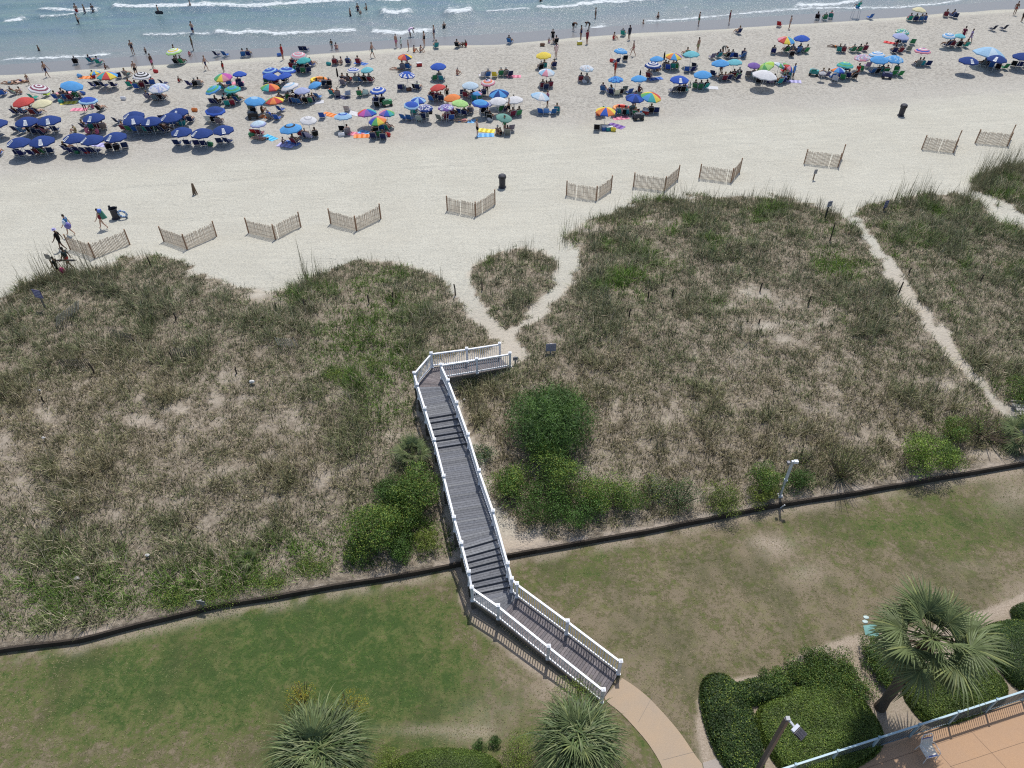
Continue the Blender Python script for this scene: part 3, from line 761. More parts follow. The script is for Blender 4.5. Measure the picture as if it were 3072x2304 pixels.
# ================================================================ sand fences
FENCES = [((212,749),(285,775),(390,734)),((492,725),(562,749),(650,709)),((746,699),(827,719),(903,681)),((992,671),(1070,693),(1143,656)),((1342,632),(1427,650),(1485,613)),
          ((1699,586),(1788,602),(1833,570)),((1900,561),(1993,573),(2033,538)),((2097,535),(2192,548),(2218,517)),((2412,490),(2513,502),(2524,475)),((2765,447),(2859,459),(2869,432)),((2925,429),(3021,439),(3029,415))]
NUM = ['leftmost','second','third','fourth','fifth','sixth','seventh','eighth','ninth','tenth','rightmost']
def slat_run(m, a, b, h, dens=.092, lean=0.0, sc=(.60,.46,.34)):
    d = b-a; L = d.length; n = max(3, int(L/dens)); u = d/L; nrm = Vector((-u.y, u.x, 0))
    for i in range(1, n):
        p = a+d*(i/n); z = terr(p.x, p.y)
        if random.random() < .04: continue
        hh = h*random.uniform(.93, 1.04); k = random.uniform(.7, 1.25)
        m.beam(Vector((p.x, p.y, z-.02)), Vector((p.x, p.y, z+hh))+nrm*lean*hh+u*random.uniform(-.02, .02), .044, .012, (sc[0]*k, sc[1]*k, sc[2]*k), up=nrm)
    for zz in (.18, .55, .95):
        if zz < h:
            m.beam(a+Vector((0,0,terr(a.x, a.y)-a.z+zz)), b+Vector((0,0,terr(b.x, b.y)-b.z+zz)), .012, .012, (.16,.14,.12))
for i, tri in enumerate(FENCES):
    pp = [on_ground(*q) for q in tri]; o = empty('sand_fence', pp[1])
    tag(o, NUM[i] + ' of the bent slatted wooden sand fences on the open beach', 'sand fence', 'slatted sand fences along the dune front')
    for k, (a, b) in enumerate(((pp[0], pp[1]), (pp[1], pp[2]))):
        mm = MB(); slat_run(mm, a, b, 1.15); mm.v = [tuple(Vector(v)-pp[1]) for v in mm.v]; mm.build('slat_panel', MAT['wood'], o)
    for p in pp:
        mm = MB(); q = p-pp[1]; mm.tube([q-Vector((0,0,.2)), q+Vector((0,0,1.3))], .05, 7, (.36,.22,.14)); mm.build('post', MAT['wood'], o)
for i, (a, b, h, lab, ln) in enumerate([((165,985),(240,930),.65,'pale half buried sand fence near the purple sign',-.5),((180,1105),(282,1100),.55,'dark half buried sand fence in brown grass, lower left dune',-.2),((832,1040),(900,1042),.6,'pale slatted fence piece half buried left of the boardwalk',-.3),
        ((515,1080),(600,1070),.5,'short dark remnant of slatted fence left in the dune grass',0.1),((330,1010),(405,1035),.5,'leaning slatted fence remnant beside a dark stake',0.1)]):
    A, B = on_ground(*a), on_ground(*b); mm = MB(); slat_run(mm, A, B, h*1.55, .12, ln, (.62,.58,.50) if 'pale' in lab else (.22,.19,.15)); mm.v = [tuple(Vector(v)-A) for v in mm.v]
    tag(mm.build('buried_fence', MAT['wood'], loc=A), lab, 'fence')

# dune stakes
STAKES = [(2727,821,.5),(2695,883,1.0),(2548,846,.7),(2423,914,.7),(2280,874,.7),(2277,970,.35),(2016,890,.6),(1945,896,.6),(1888,952,.7),(2490,722,1.5),(2941,846,.6),(3043,690,.5),(454,800,.8),(830,934,.7),(915,920,.6),(529,961,.6),(409,1038,.6),
          (1108,911,.7),(1180,902,.7),(1366,886,.9),(1447,870,.7),(916,915,.4),(9,1193,.5),(133,1208,.5),(283,1120,.8),(518,1078,.6),(711,1120,.5)]
for i, (a, b, h) in enumerate(STAKES):
    p = on_ground(a, b); mm = MB(); mm.tube([(0,0,-.2), (random.uniform(-.04,.04), 0, h*.6), (random.uniform(-.06,.06), 0, h)], [.05,.046,.042], 7, (.075,.06,.045))
    tag(mm.build('fence_stake', MAT['wood'], loc=p), 'short dark wooden stake standing in the dune grass', 'stake', 'dark wooden stakes in the dune grass')

# ================================================================ signs
def sign(px, py, h, w, hh, col, postcol, label, lines, face=-8, z0=None, txt=(.10,.09,.10), split=None):
    p = on_ground(px, py); o = empty('sign', p, math.radians(face)); tag(o, label, 'sign')
    mm = MB(); mm.box((0, .04, h/2-.1), (.09, .06, h+.2), None, postcol); mm.build('post', MAT['wood'], o)
    mm = MB(); mm.box((0, 0, h-hh/2), (w, .02, hh), None, col); bd = mm.build('board', MAT['plastic'], o)
    mm = MB()
    for k in range(lines):
        zz = h - hh*(k+.9)/(lines+.8); x = -w*.40
        while x < w*.38:
            L = random.uniform(.25, .6)*w*.3; L = min(L, w*.4-x)
            mm.box((x+L/2, -.0125, zz), (L, .004, hh*.42/lines), None, txt); x += L + w*.05
    mm.build('lettering', MAT['plastic'], bd); return o
sign(163, 812, 1.35, .5, .42, (.42,.39,.33), (.25,.17,.10), 'brown wooden sign on post beside the walkers at the dune edge', 3, -20)
sign(136, 927, 1.5, .62, .62, (.13,.12,.26), (.20,.18,.15), 'purple blue notice sign in the tall grass on the leftmost dune', 4, -14, txt=(.42,.42,.55))
sign(2440, 540, .95, .32, .40, (.42,.42,.42), (.26,.18,.12), 'small grey sign on short post in front of the ninth sand fence', 3, 18)
sign(2476, 655, 1.45, .40, .45, (.45,.44,.50), (.07,.07,.06), 'grey sign on dark post at the top of the right footpath', 3, 18)
sign(2652, 632, .85, .36, .60, (.10,.10,.24), (.1,.1,.1), 'narrow dark blue sign in the grass right of the sand footpath', 3, 22, txt=(.42,.42,.5))
sign(1652, 1060, .75, .62, .58, (.30,.30,.36), (.42,.42,.42), 'plain grey board sign in the grass beyond the boardwalk end', 0, 4)
sign(1546, 1092, .55, .30, .26, (.40,.40,.42), (.3,.3,.3), 'tiny two panel sign beside the last boardwalk post', 1, 6)
sign(610, 1822, .55, .42, .30, (.27,.28,.27), (.3,.3,.28), 'small grey notice above the timber wall in green ground cover', 3, -10)

# ================================================================ bins and odd items on the open sand
def bin_(px, py, lid, label, rz=0.0):
    p = on_ground(px, py); o = empty('trash_can', p, rz); tag(o, label, 'trash can')
    mm = MB(); c = (.035,.035,.045)
    mm.tube([(0,0,0), (0,0,.06), (0,0,.10), (0,0,.78), (0,0,.84)], [.33,.33,.255,.27,.31], 16, c, cap=False); b_ = mm.build('body', MAT['plastic'], o, smooth=False)
    if lid:
        mm = MB(); mm.tube([(0,0,.86), (0,0,.90), (0,0,1.08), (0,0,1.16)], [.33,.34,.31,.20], 16, (.045,.045,.055)); mm.build('lid', MAT['plastic'], o)
        mm = MB(); mm.box((0, -.325, .98), (.26, .02, .12), None, (.01,.01,.01)); mm.build('flap', MAT['plastic'], o)
    else:
        mm = MB()
        for k in range(20):
            a = 2*math.pi*k/20; a2 = 2*math.pi*(k+1)/20
            mm.beam((.31*math.cos(a), .31*math.sin(a), .85), (.31*math.cos(a2), .31*math.sin(a2), .85), .03, .05, c)
        mm.box((-.27, .12, .95), (.14, .10, .18), None, c); mm.box((.27, .12, .9), (.08, .08, .12), None, c); mm.build('rim', MAT['plastic'], o)
        mm = MB(); mm.tube([(0,0,.50), (0,0,.52)], [.24,.24], 16, (.02,.02,.02)); mm.build('bin_bag', MAT['plastic'], o)
bin_(349, 655, False, 'open black trash can with a blue patterned ring leaning on it')
bin_(1507, 562, True, 'black trash can with domed lid beyond the bent fences')
bin_(2702, 347, True, 'black lidded trash can alone on the open sand, far right')
p = on_ground(372, 653)
mm = MB()
for k in range(24):
    a = 2*math.pi*k/24; a2 = 2*math.pi*(k+1)/24; f = lambda q: (.30*math.cos(q)+.02, -.05-.12*math.sin(q), .36+.33*math.sin(q))
    mm.tube([f(a), f(a2)], .085, 8, [(.25,.42,.62), (.55,.62,.70), (.12,.22,.50)][k % 3], cap=False)
tag(mm.build('swim_ring', MAT['plastic'], loc=p), 'blue and white patterned swim ring leaning on the open trash can', 'swim ring')
p = on_ground(586, 583); o = empty('rolled_fence', p); tag(o, 'bundle of short brown wooden slats standing alone on the sand', 'wood bundle')
for k in range(6):
    mm = MB(); a = k*1.05; mm.beam((.20*math.cos(a), .16*math.sin(a), 0), (.05*math.cos(a), .05*math.sin(a), .95+.08*math.sin(k*3)), .09, .02, (.20,.14,.095)); mm.build('slat', MAT['wood'], o)

# cloth on the lawn
p = gnd(2610, 1890); mm = MB()
mm.add([(-.30,-.25,.02), (.28,-.35,.02), (.40,.1,.03), (.3,.28,.05), (-.25,.2,.03), (.0,.0,.09)], [(0,1,5),(1,2,5),(2,3,5),(3,4,5),(4,0,5)], (.22,.42,.38))
tag(mm.build('beach_towel', MAT['fabric'], loc=p), 'pale turquoise cloth lying on the dry lawn beside the palm', 'towel')
for k, (a, b) in enumerate(((2598,1852),(2595,1865))):
    p = gnd(a, b); mm = MB(); mm.ball((0,0,.02), (.13,.10,.03), 12, 6, (.45,.55,.52)); tag(mm.build('frisbee', MAT['plastic'], loc=p), ('upper' if k == 0 else 'lower')+' of two pale discs on the lawn above the turquoise cloth', 'flying disc')

# ================================================================ lamp posts
def height_of(base, px, py):
    """z above a ground point where the vertical through it meets the row of (px,py)"""
    lo, hi = base.z, base.z+14
    for i in range(40):
        mid = (lo+hi)/2; q = project(base.x, base.y, mid)[1]
        if q > py: lo = mid
        else: hi = mid
    return lo
b0 = on_ground(2339, 1488); h0 = height_of(b0, 2374, 1383)-b0.z
o = empty('light_post', b0); tag(o, 'white square light post with two floodlights beside the timber wall', 'light post')
mm = MB(); mm.box((0,0,h0/2), (.11,.11,h0), None, (.62,.64,.66)); mm.build('pole', MAT['vinyl'], o)
mm = MB(); mm.box((0,0,h0*.47), (.16,.16,.10), None, (.62,.66,.68)); mm.box((0,0,.05), (.24,.24,.10), None, (.7,.7,.7)); mm.build('collar', MAT['vinyl'], o)
mm = MB(); mm.box((.14,-.05,h0), (.20,.16,.14), None, (.75,.77,.80)); mm.build('floodlight', MAT['metal'], o)
mm = MB(); mm.box((-.18,.02,h0-.15), (.14,.16,.12), None, (.18,.18,.2)); mm.build('floodlight', MAT['metal'], o)
q = gnd(2341, 1523); mm = MB(); mm.beam((0,0,0), (.12,-.1,.35), .05, .05, (.75,.75,.75)); tag(mm.build('pipe_stub', MAT['plastic'], loc=q), 'short bent white pipe stub at the foot of the light post', 'pipe')
tp = at(2361, 2157, 5.2); o = empty('floodlight_pole', (tp.x, tp.y, 0)); tag(o, 'dark bronze pole with finned floodlight above the trimmed hedge', 'light pole')
mm = MB(); mm.box((0,0,2.6), (.15,.15,5.2), Matrix.Rotation(.3, 3, 'Z'), (.055,.05,.055)); mm.build('pole', MAT['metal'], o)
mm = MB(); mm.box((.02,0,5.22), (.14,.14,.12), None, (.30,.31,.32)); mm.beam((.05,-.02,5.2), (.20,-.22,5.12), .07, .06, (.5,.52,.56)); mm.build('arm', MAT['metal'], o)
R = Matrix.Rotation(math.radians(-52), 3, 'Z')
mm = MB(); mm.box((.235,-.27,5.10), (.12,.33,.09), R, (.42,.45,.52)); mm.box(R @ Vector((.0,0,0))+Vector((.35,-.42,5.06)), (.26,.34,.07), R, (.02,.02,.025))
for k in range(9):
    mm.box(Vector((.36,-.435,5.07)) + R @ Vector((.03, -.15+k*.037, 0)), (.28,.008,.13), R, (.10,.10,.14))
mm.build('lamp_head', MAT['metal'], o)
# ================================================================ vegetation
def leaf_quads(C, N, size, asp, cols, rnd=.7, droop=0.0):
    """C centres (n,3), N outward normals, returns V,F,col: one pointed quad per leaf"""
    n = len(C); nn = N + RNG.normal(0, rnd, (n, 3)); nn /= np.linalg.norm(nn, axis=1)[:, None]
    t = RNG.normal(0, 1, (n, 3)); t -= (t*nn).sum(1)[:, None]*nn; t /= np.linalg.norm(t, axis=1)[:, None]
    t[:, 2] -= droop; b = np.cross(nn, t); L = size*RNG.uniform(.6, 1.3, n)[:, None]; Wd = L*asp
    V = np.stack([C-t*L*.5, C+b*Wd*.5, C+t*L*.5, C-b*Wd*.5], 1).reshape(-1, 3)
    F = np.arange(n)[:, None]*4 + np.arange(4)[None, :]
    return V, F, np.repeat(cols[:, None, :], 4, 1).reshape(-1, 3)
LG = np.array([.098,.185,.034]); DG = np.array([.055,.115,.024]); YG = np.array([.22,.28,.05]); GG = np.array([.09,.13,.06]); BR = np.array([.20,.15,.09])
def shrub(name, px, py, rx_px, hgt, n, size, base, label, cat='shrub', asp=.45, alt=YG, altp=.3, ry=1.0, lumps=9, stem=True, group=None, droop=.0, flat=.75, twigs=0, dome=False):
    """px,py: centre of the crown in the photo"""
    g = on_ground(px, py); wl_side = at(px, py, 0)
    if at(px, py, 0).y < wall_y(at(px, py, 0).x): g = at(px, py, hgt*.5); g.z = 0
    else:
        q = on_ground(px, py, hgt*.5); g = Vector((q.x, q.y, terr(q.x, q.y)))
    sc = FPX/((g.y)*CP-(g.z-CAMZ)*SP); r = rx_px/sc*1.32; hgt = hgt*(1.35 if 'leafy' in name else 1.1)
    o = empty(name, g); tag(o, label, cat, group)
    # lumpy crown: several overlapping balls, leaves on and under their skins
    cs = []
    for k in range(lumps):
        a = 2*math.pi*k/lumps + random.uniform(-.4, .4); q = random.uniform(.15, .72)
        cs.append((r*q*math.cos(a), r*q*math.sin(a)*ry, hgt*random.uniform(.38, .66), r*random.uniform(.30, .50)))
    cs.append((0, 0, hgt*.6, r*.5))
    if dome:
        cs = [(r*.52*math.cos(q*2.4)*math.sqrt(q/26), r*.52*math.sin(q*2.4)*math.sqrt(q/26), hgt*(.42+.2*(1-q/26)), r*.46) for q in range(26)]
    cs = np.array(cs); k = RNG.integers(0, len(cs), n); d = RNG.normal(0, 1, (n, 3)); d[:, 2] = d[:, 2]*.9+.25; d /= np.linalg.norm(d, axis=1)[:, None]
    rad = cs[k, 3]*(RNG.uniform(.35, 1.0, n)**.45)*(1+.25*(RNG.random(n)-.5)+.32*RNG.random(n)**7)
    Cn = cs[k, :3] + d*rad[:, None]*np.array([1, 1, min(1.0, hgt*flat/(r*.8)) if r > 0 else 1])
    Cn[:, 2] = np.clip(Cn[:, 2], .03, hgt*1.12)
    u = fbm(Cn[:, 0]*3+px*.01, Cn[:, 1]*3+Cn[:, 2]*2, 3)[:, None]
    al = (RNG.random((n, 1)) < altp*2*u).astype(float)
    col = (base*(1-al)+alt*al)*RNG.uniform(.65, 1.35, (n, 1))*(.7+.6*u)
    V, F, C = leaf_quads(Cn, d, size, asp, col, .8, droop)
    link('foliage', np_mesh('foliage', V, F, MAT['bush'], vcol=C), o)
    m = MB()
    for k in range(5 + twigs):
        a = random.uniform(0, 6.28); q = r*random.uniform(.3, .75)*(1.15 if k > 4 else 1)
        m.tube([(0, 0, -.05), (q*.5*math.cos(a), q*.5*math.sin(a)*ry, hgt*.35), (q*math.cos(a), q*math.sin(a)*ry, hgt*(.7 if k < 5 else random.uniform(.7, 1.15)))], [.03, .02, .008], 5, (.14,.11,.08))
    m.build('stems', MAT['wood'], o)
    return o
S = shrub
S('evergreen_shrub', 1655, 1262, 118, 2.4, 26000, .22, np.array([.10,.18,.052]), 'largest round feathery evergreen bush right of the boardwalk', asp=.13, alt=LG, altp=.35, droop=.3, dome=True)
S('leafy_shrub', 1530, 1455, 62, 1.2, 6500, .085, LG, 'leafy bush beside the right railing, lowest of the big clump', alt=YG)
S('leafy_shrub', 1640, 1362, 50, 1.4, 5000, .075, LG*1.05, 'light green bush tucked right below the round evergreen bush')
S('leafy_shrub', 1680, 1435, 78, 1.7, 9000, .085, LG, 'tall leafy bush in the middle of the clump right of the boardwalk')
S('leafy_shrub', 1620, 1520, 72, 1.2, 6500, .085, LG*.9, 'dark leafy bush at the shaded foot of the clump', alt=DG)
S('leafy_shrub', 1790, 1490, 66, 1.3, 6500, .08, LG*1.05, 'leafy bush above the timber wall, right half of the clump')
S('leafy_shrub', 1730, 1545, 70, 1.0, 5500, .08, DG*1.3, 'low dark bush hanging over the timber wall', alt=LG)
S('leafy_shrub', 1880, 1500, 60, 1.1, 5500, .075, LG, 'leafy bush at the right end of the big clump')
S('scrubby_shrub', 1970, 1470, 52, 1.2, 3000, .07, GG, 'thin scrubby bush with yellow tips right of the clump', alt=YG, twigs=10)
S('scrubby_shrub', 2040, 1490, 55, 1.3, 3200, .07, GG, 'thin scrubby bush with bare twigs above the wall', alt=LG, twigs=14)
S('leafy_shrub', 2170, 1500, 55, .9, 5000, .07, np.array([.10,.15,.03]), 'low yellow green bush left of the white light post', alt=YG, altp=.5)
S('leafy_shrub', 2296, 1448, 44, 1.3, 6000, .07, LG, 'round bright green bush touching the white light post', altp=.3)
S('leafy_shrub', 2285, 1490, 38, .7, 3000, .07, YG*.7, 'small yellowish bush under the round bright one', altp=.5)
S('leafy_shrub', 2395, 1445, 42, .9, 3200, .07, LG*.8, 'dark green bush right of the white light post', alt=DG)
S('wispy_shrub', 2535, 1395, 78, 1.9, 4200, .085, np.array([.13,.16,.06]), 'wispy bush with long bare stems above the wall', asp=.14, alt=YG*.8, twigs=34)
S('wispy_shrub', 2410, 1375, 34, 1.0, 1300, .07, GG, 'small wispy bush beyond the light post', asp=.2, twigs=8)
S('leafy_shrub', 2780, 1372, 78, 1.5, 8500, .085, LG, 'bushy shrub with bright yellow green top by the bare sand patch', alt=np.array([.22,.32,.05]), altp=.7)
S('leafy_shrub', 2866, 1292, 52, 1.2, 4800, .075, YG*.75, 'yellow green bush in the grass, behind the bright topped shrub', alt=LG, altp=.5, twigs=6)
S('scrubby_shrub', 2860, 1372, 40, 1.0, 2600, .07, LG*.8, 'dim scrubby bush right of the bright topped shrub', altp=.4, twigs=8)
S('bare_shrub', 2960, 1290, 80, .9, 1500, .06, GG, 'grey bare brush with tangled twigs left of the wooden steps', twigs=60)
S('leafy_shrub', 3068, 1180, 50, 1.0, 4500, .075, LG*.9, 'green bush beyond the weathered wooden steps', altp=.3)
S('leafy_shrub', 3076, 1262, 26, .9, 1500, .08, YG*.8, 'small green bush in front of the weathered wooden steps', altp=.4)
S('leafy_shrub', 1250, 1478, 68, 1.5, 9500, .085, LG, 'round leafy bush against the left railing of the boardwalk')
S('leafy_shrub', 1180, 1488, 52, 1.1, 5200, .08, LG*.8, 'darker leafy bush left of the one at the left railing', alt=DG)
S('leafy_shrub', 1215, 1560, 54, 1.1, 5200, .085, LG*.95, 'leafy bush below the railing bush, left of the boardwalk')
S('leafy_shrub', 1130, 1592, 84, 1.5, 11000, .085, LG, 'broadest leafy bush left of the boardwalk above the wall', alt=YG, altp=.4)
S('leafy_shrub', 1075, 1640, 46, .9, 3800, .08, LG*.8, 'low leafy bush at the left foot of the broad one', altp=.3)
S('leafy_shrub', 1200, 1645, 44, .8, 3800, .08, LG*.9, 'low bluish bush between the wall and the broad bush', alt=DG)
S('leafy_shrub', 1282, 1625, 34, .8, 2600, .065, YG*.8, 'small yellow olive bush beside the sandy strip at the railing', alt=YG, altp=.5)
S('leafy_shrub', 1452, 1362, 34, .7, 2200, .07, np.array([.09,.15,.07]), 'small blue green bush outside the right railing', altp=.1)
for i, (a, b, r, lab) in enumerate([(650,1785,70,'bright green creeper patch above the wall near the notice'),(800,1745,60,'green creeper patch left of the bushes by the wall'),(930,1700,60,'green creeper patch directly left of the broad bush'),(520,1800,60,'leftmost green creeper patch above the timber wall'),(1120,1085,70,'dark green creeper patch behind the far boardwalk landing'),(1010,1120,60,'green creeper patch left of the far landing'),(2530,790,46,'bright green creeper patch on the right dune crest')]):
    S('ground_creeper', a, b, r, .22, 3600, .06, LG*1.1, lab, 'ground plant', alt=YG, altp=.45, lumps=12, ry=.55)

# ---------------------------------------------------------------- palms
def frond_mesh(seed, stiff=.5, L=1.0, petL=.85, nseg=34):
    rs = np.random.default_rng(seed); m = MB()
    # petiole along +Y, blade fan beyond it
    pet = [Vector((0, petL*t, -.10*t*t)) for t in (0, .5, 1)]
    m.tube(pet, [.022, .016, .012], 5, (.16,.20,.07))
    o = pet[-1]
    for k in range(nseg):
        a = math.radians(-118 + 236*k/(nseg-1)); ll = L*(1-.28*abs(a)/2.0)*rs.uniform(.88, 1.08)
        d = Vector((math.sin(a), math.cos(a), 0)); s = Vector((d.y, -d.x, 0))
        w = .026; c = rs.uniform(.7, 1.25); base = (.165*c, .21*c, .085*c)
        if rs.random() < .18: base = (.24*c, .27*c, .10*c)
        dr = rs.uniform(.25, .6)*(1-stiff)*1.6; cup = .16*abs(math.sin(a))
        pts = []
        for t in (0, .35, .7, 1.0):
            z = cup*t - dr*ll*t**2.2
            pts.append(o + d*ll*t*(1-.12*dr*t) + Vector((0, 0, z)))
        ws = (w*.4, w, w*.8, w*.1)
        b = len(m.v)
        for p_, wi in zip(pts, ws): m.v += [tuple(p_-s*wi), tuple(p_+Vector((0,0,.010))), tuple(p_+s*wi)]
        for i in range(3):
            for j in (0, 1):
                m.f.append([b+i*3+j, b+i*3+j+1, b+(i+1)*3+j+1, b+(i+1)*3+j]); m.c.append(base)
    return m.mesh('frond', MAT['leaf'])
FR = [frond_mesh(s, st, L) for s, st, L in ((1,.5,.95),(2,.25,1.0),(3,.7,.85),(4,.05,1.0))]
def palm(name, base, h, n, scale, label, trunk=True, elev=(70, -45), cat='palm tree'):
    o = empty(name, base); tag(o, label, cat)
    if trunk:
        m = MB(); pts = [(0,0,-.1)] + [(.03*math.sin(k*1.3), .03*math.cos(k), h*k/9) for k in range(1, 10)]
        m.tube(pts, [.26] + [.19+.02*(k % 2) for k in range(8)] + [.16], 10, (.12,.095,.07))
        for k in range(46):     # old leaf bases
            z = h*(.35+.62*random.random()); a = random.uniform(0, 6.28); c = Vector((.19*math.cos(a), .19*math.sin(a), z))
            m.beam(c, c+Vector((.10*math.cos(a), .10*math.sin(a), .20)), .07, .03, (.17,.135,.095))
        m.build('trunk', MAT['wood'], o)
    for k in range(n):
        t = (k+.5)/n; el = math.radians(elev[0] + (elev[1]-elev[0])*t**.85 + random.uniform(-15, 15)); az = k*2.39996 + random.uniform(-.2, .2)
        f = link('frond', FR[min(3, int(t*3.2)) if random.random() < .8 else random.randrange(4)], o)
        sc = scale*random.uniform(.74, 1.12)
        f.rotation_euler = Euler((el, random.uniform(-.35, .35), az), 'XYZ'); f.scale = (sc, sc, sc); f.location = (0, 0, h - .12*t)
    for k in range(5):     # dead fronds hanging down
        f = link('dead_frond', DEAD, o); f.rotation_euler = Euler((math.radians(random.uniform(-75, -50)), 0, k*1.3+.4), 'XYZ'); f.location = (0, 0, h-.25); f.scale = (scale*.85,)*3
    return o
DEAD = frond_mesh(9, .1, .85).copy()
_c = DEAD.attributes['col']; _n = len(_c.data); _a = np.tile(np.array([.26,.17,.09,1], np.float32), _n); _c.data.foreach_set('color', _a)
pb = at(2640, 2122, 0); hp = height_of(pb, 2800, 1912)
print('palm height', hp)
palm('palm_tree', pb, hp, 38, 1.34, 'tall cabbage palm rising from the hedges beside the patio')
c2 = at(955, 2255, 2.6); palm('palm_tree', Vector((c2.x, c2.y, 0)), 2.3, 26, 1.1, 'palm with drooping strap leaves among yellow flowers, bottom left', elev=(72, -30))
c3 = at(1735, 2215, 2.4); palm('palm_tree', Vector((c3.x, c3.y, 0)), 2.1, 24, 1.0, 'low palm beside the footpath and the boardwalk ramp', elev=(75, -25))
c4 = on_ground(1240, 1375); palm('dwarf_palmetto', c4, .35, 15, .72, 'dwarf palmetto leaning on the left boardwalk railing', False, (65, 5), 'palmetto')
c5 = on_ground(3066, 1330); palm('dwarf_palmetto', c5, .5, 16, .95, 'dark palmetto at the wall beside the bare brush', False, (60, 5), 'palmetto')
c6 = on_ground(745, 1685); palm('yucca', c6, .15, 9, .42, 'spiky blue green yucca in the left dune above the wall', False, (60, 10), 'yucca')
# strap-leaf skirts of the two front palms
def straps(name, base, n, L, h0, label_parent):
    az = RNG.uniform(0, 2*np.pi, n); x0 = RNG.normal(0, .25, n); y0 = RNG.normal(0, .25, n); ll = L*RNG.uniform(.6, 1.1, n); up = RNG.uniform(.15, 1.2, n)
    V = []; T = np.linspace(0, 1, 7); col = np.array([.105,.155,.052])*RNG.uniform(.55, 1.35, (n, 1)); pale = RNG.random(n) < .3; col[pale] = np.array([.25,.29,.12])*RNG.uniform(.8, 1.1, (pale.sum(), 1))
    c, s = np.cos(az), np.sin(az)
    for t in T:
        r = ll*t*(.85+.1*np.cos(up)); z = h0 + ll*(np.sin(up)*t*1.15 - 1.15*t**2.2*.8); w = .022*(1-.85*t**2)
        cx_, cy_ = x0+c*r, y0+s*r
        V += [np.stack([cx_-s*w, cy_+c*w, z], 1), np.stack([cx_+s*w, cy_-c*w, z], 1)]
    V = np.stack(V, 1); b = np.arange(n)[:, None]*14
    F = np.concatenate([b+np.array([[2*i, 2*i+1, 2*i+3, 2*i+2]]) for i in range(6)])
    link(name, np_mesh(name, V.reshape(-1, 3), F, MAT['leaf'], vcol=np.repeat(col, 14, 0)), label_parent)
for o in [q for q in bpy.data.objects if q.name.startswith('palm_tree')]:
    if 'strap' in o['label']: straps('leaf_skirt', None, 2000, 2.15, 2.55, o)
    elif 'low palm' in o['label']: straps('leaf_skirt', None, 1500, 1.85, 2.35, o)
for a, b, lab in ((905,2095,'left tuft of yellow goldenrod behind the strap leaved palm'),(1045,2125,'right tuft of yellow goldenrod behind the strap leaved palm')):
    S('flowering_weed', a, b, 44, 1.1, 2400, .045, np.array([.42,.34,.03]), lab, 'flowers', alt=YG, altp=.4, twigs=10)
S('leafy_shrub', 1160, 2300, 60, .9, 5000, .05, np.array([.13,.20,.03]), 'bright fine leaved bush right of the strap leaved palm', altp=.5)
S('leafy_shrub', 1560, 2275, 66, .9, 6000, .05, np.array([.13,.20,.03]), 'bright fine leaved bush left of the low palm', altp=.5)
S('leafy_shrub', 1735, 2090, 60, .9, 3600, .05, np.array([.12,.19,.03]), 'loose bright weeds climbing the ramp railing behind the low palm', altp=.5)
S('ball_shrub', 1437, 2236, 19, .4, 1500, .04, DG*1.3, 'left of two tiny round bushes in the mulch', alt=DG, lumps=5)
S('ball_shrub', 1484, 2222, 19, .4, 1500, .04, DG*1.3, 'right of two tiny round bushes in the mulch', alt=DG, lumps=5)

# ---------------------------------------------------------------- trimmed hedges
def hedge(px, py, rx, ry, h, label, base, n, size=.05, rough=.06, rot=0.0, power=3.2, alt=YG, altp=.15):
    c = at(px, py, h*.6); c.z = 0; sc = FPX/((c.y)*CP+CAMZ*SP); a = rx/sc; b = ry/sc/ .93
    o = empty('trimmed_hedge', c, rot); tag(o, label, 'hedge')
    def H(u, v):
        q = (np.abs(u)**power+np.abs(v)**power)
        return h*np.clip(1-q, 0, 1)**.42
    g = np.linspace(-1.0, 1.0, 40); U, Vv = np.meshgrid(g, g, indexing='ij'); U = U.ravel(); Vv = Vv.ravel()
    k = np.maximum(np.abs(U), np.abs(Vv)); r_ = (np.abs(U)**power+np.abs(Vv)**power)**(1/power); f = np.where(r_ > 0, k/np.maximum(r_, 1e-6), 1)
    u, v = U*f, Vv*f; z = H(u*.999, v*.999)*.93
    lum = 1+.10*(fbm(u*a*1.1+px, v*b*1.1, 3)-.5)
    V = np.stack([u*a*.97, v*b*.97, z*lum-.03], 1)
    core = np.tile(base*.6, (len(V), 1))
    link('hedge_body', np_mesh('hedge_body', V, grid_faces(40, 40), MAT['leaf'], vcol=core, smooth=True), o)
    # leaves, denser on the sides
    t = RNG.uniform(0, 2*np.pi, n); q = RNG.uniform(0, 1, n)**.5; q = np.where(RNG.random(n) < .35, RNG.uniform(.93, 1, n), q)
    cu, su = np.cos(t), np.sin(t); rr = (np.abs(cu)**power+np.abs(su)**power)**(-1/power)
    u, v = cu*rr*q, su*rr*q; z = H(u, v)
    side = q > .93; z = np.where(side, z*RNG.uniform(.1, 1, n), z)
    lum = 1+.10*(fbm(u*a*1.1+px, v*b*1.1, 3)-.5)
    e = .02; nx = (H(u-e, v)-H(u+e, v))/(2*e*a); ny = (H(u, v-e)-H(u, v+e))/(2*e*b)
    N = np.stack([nx, ny, np.ones(n)], 1); N[side] = np.stack([cu, su, .3+0*cu], 1)[side]; N /= np.linalg.norm(N, axis=1)[:, None]
    C0 = np.stack([u*a, v*b, z*lum], 1) + N*RNG.uniform(-.03, rough, n)[:, None]
    pn = fbm(C0[:, 0]*1.6+px, C0[:, 1]*1.6, 4)[:, None]; al = (RNG.random((n, 1)) < altp*2*pn).astype(float)
    col = (base*(1-al)+alt*al)*RNG.uniform(.6, 1.4, (n, 1))*(.6+.8*pn)
    V, F, C = leaf_quads(C0, N, size, .5, col, .55)
    link('foliage', np_mesh('foliage', V, F, MAT['leaf'], vcol=C), o)
HB = np.array([.105,.165,.030]); HD = np.array([.052,.095,.024])
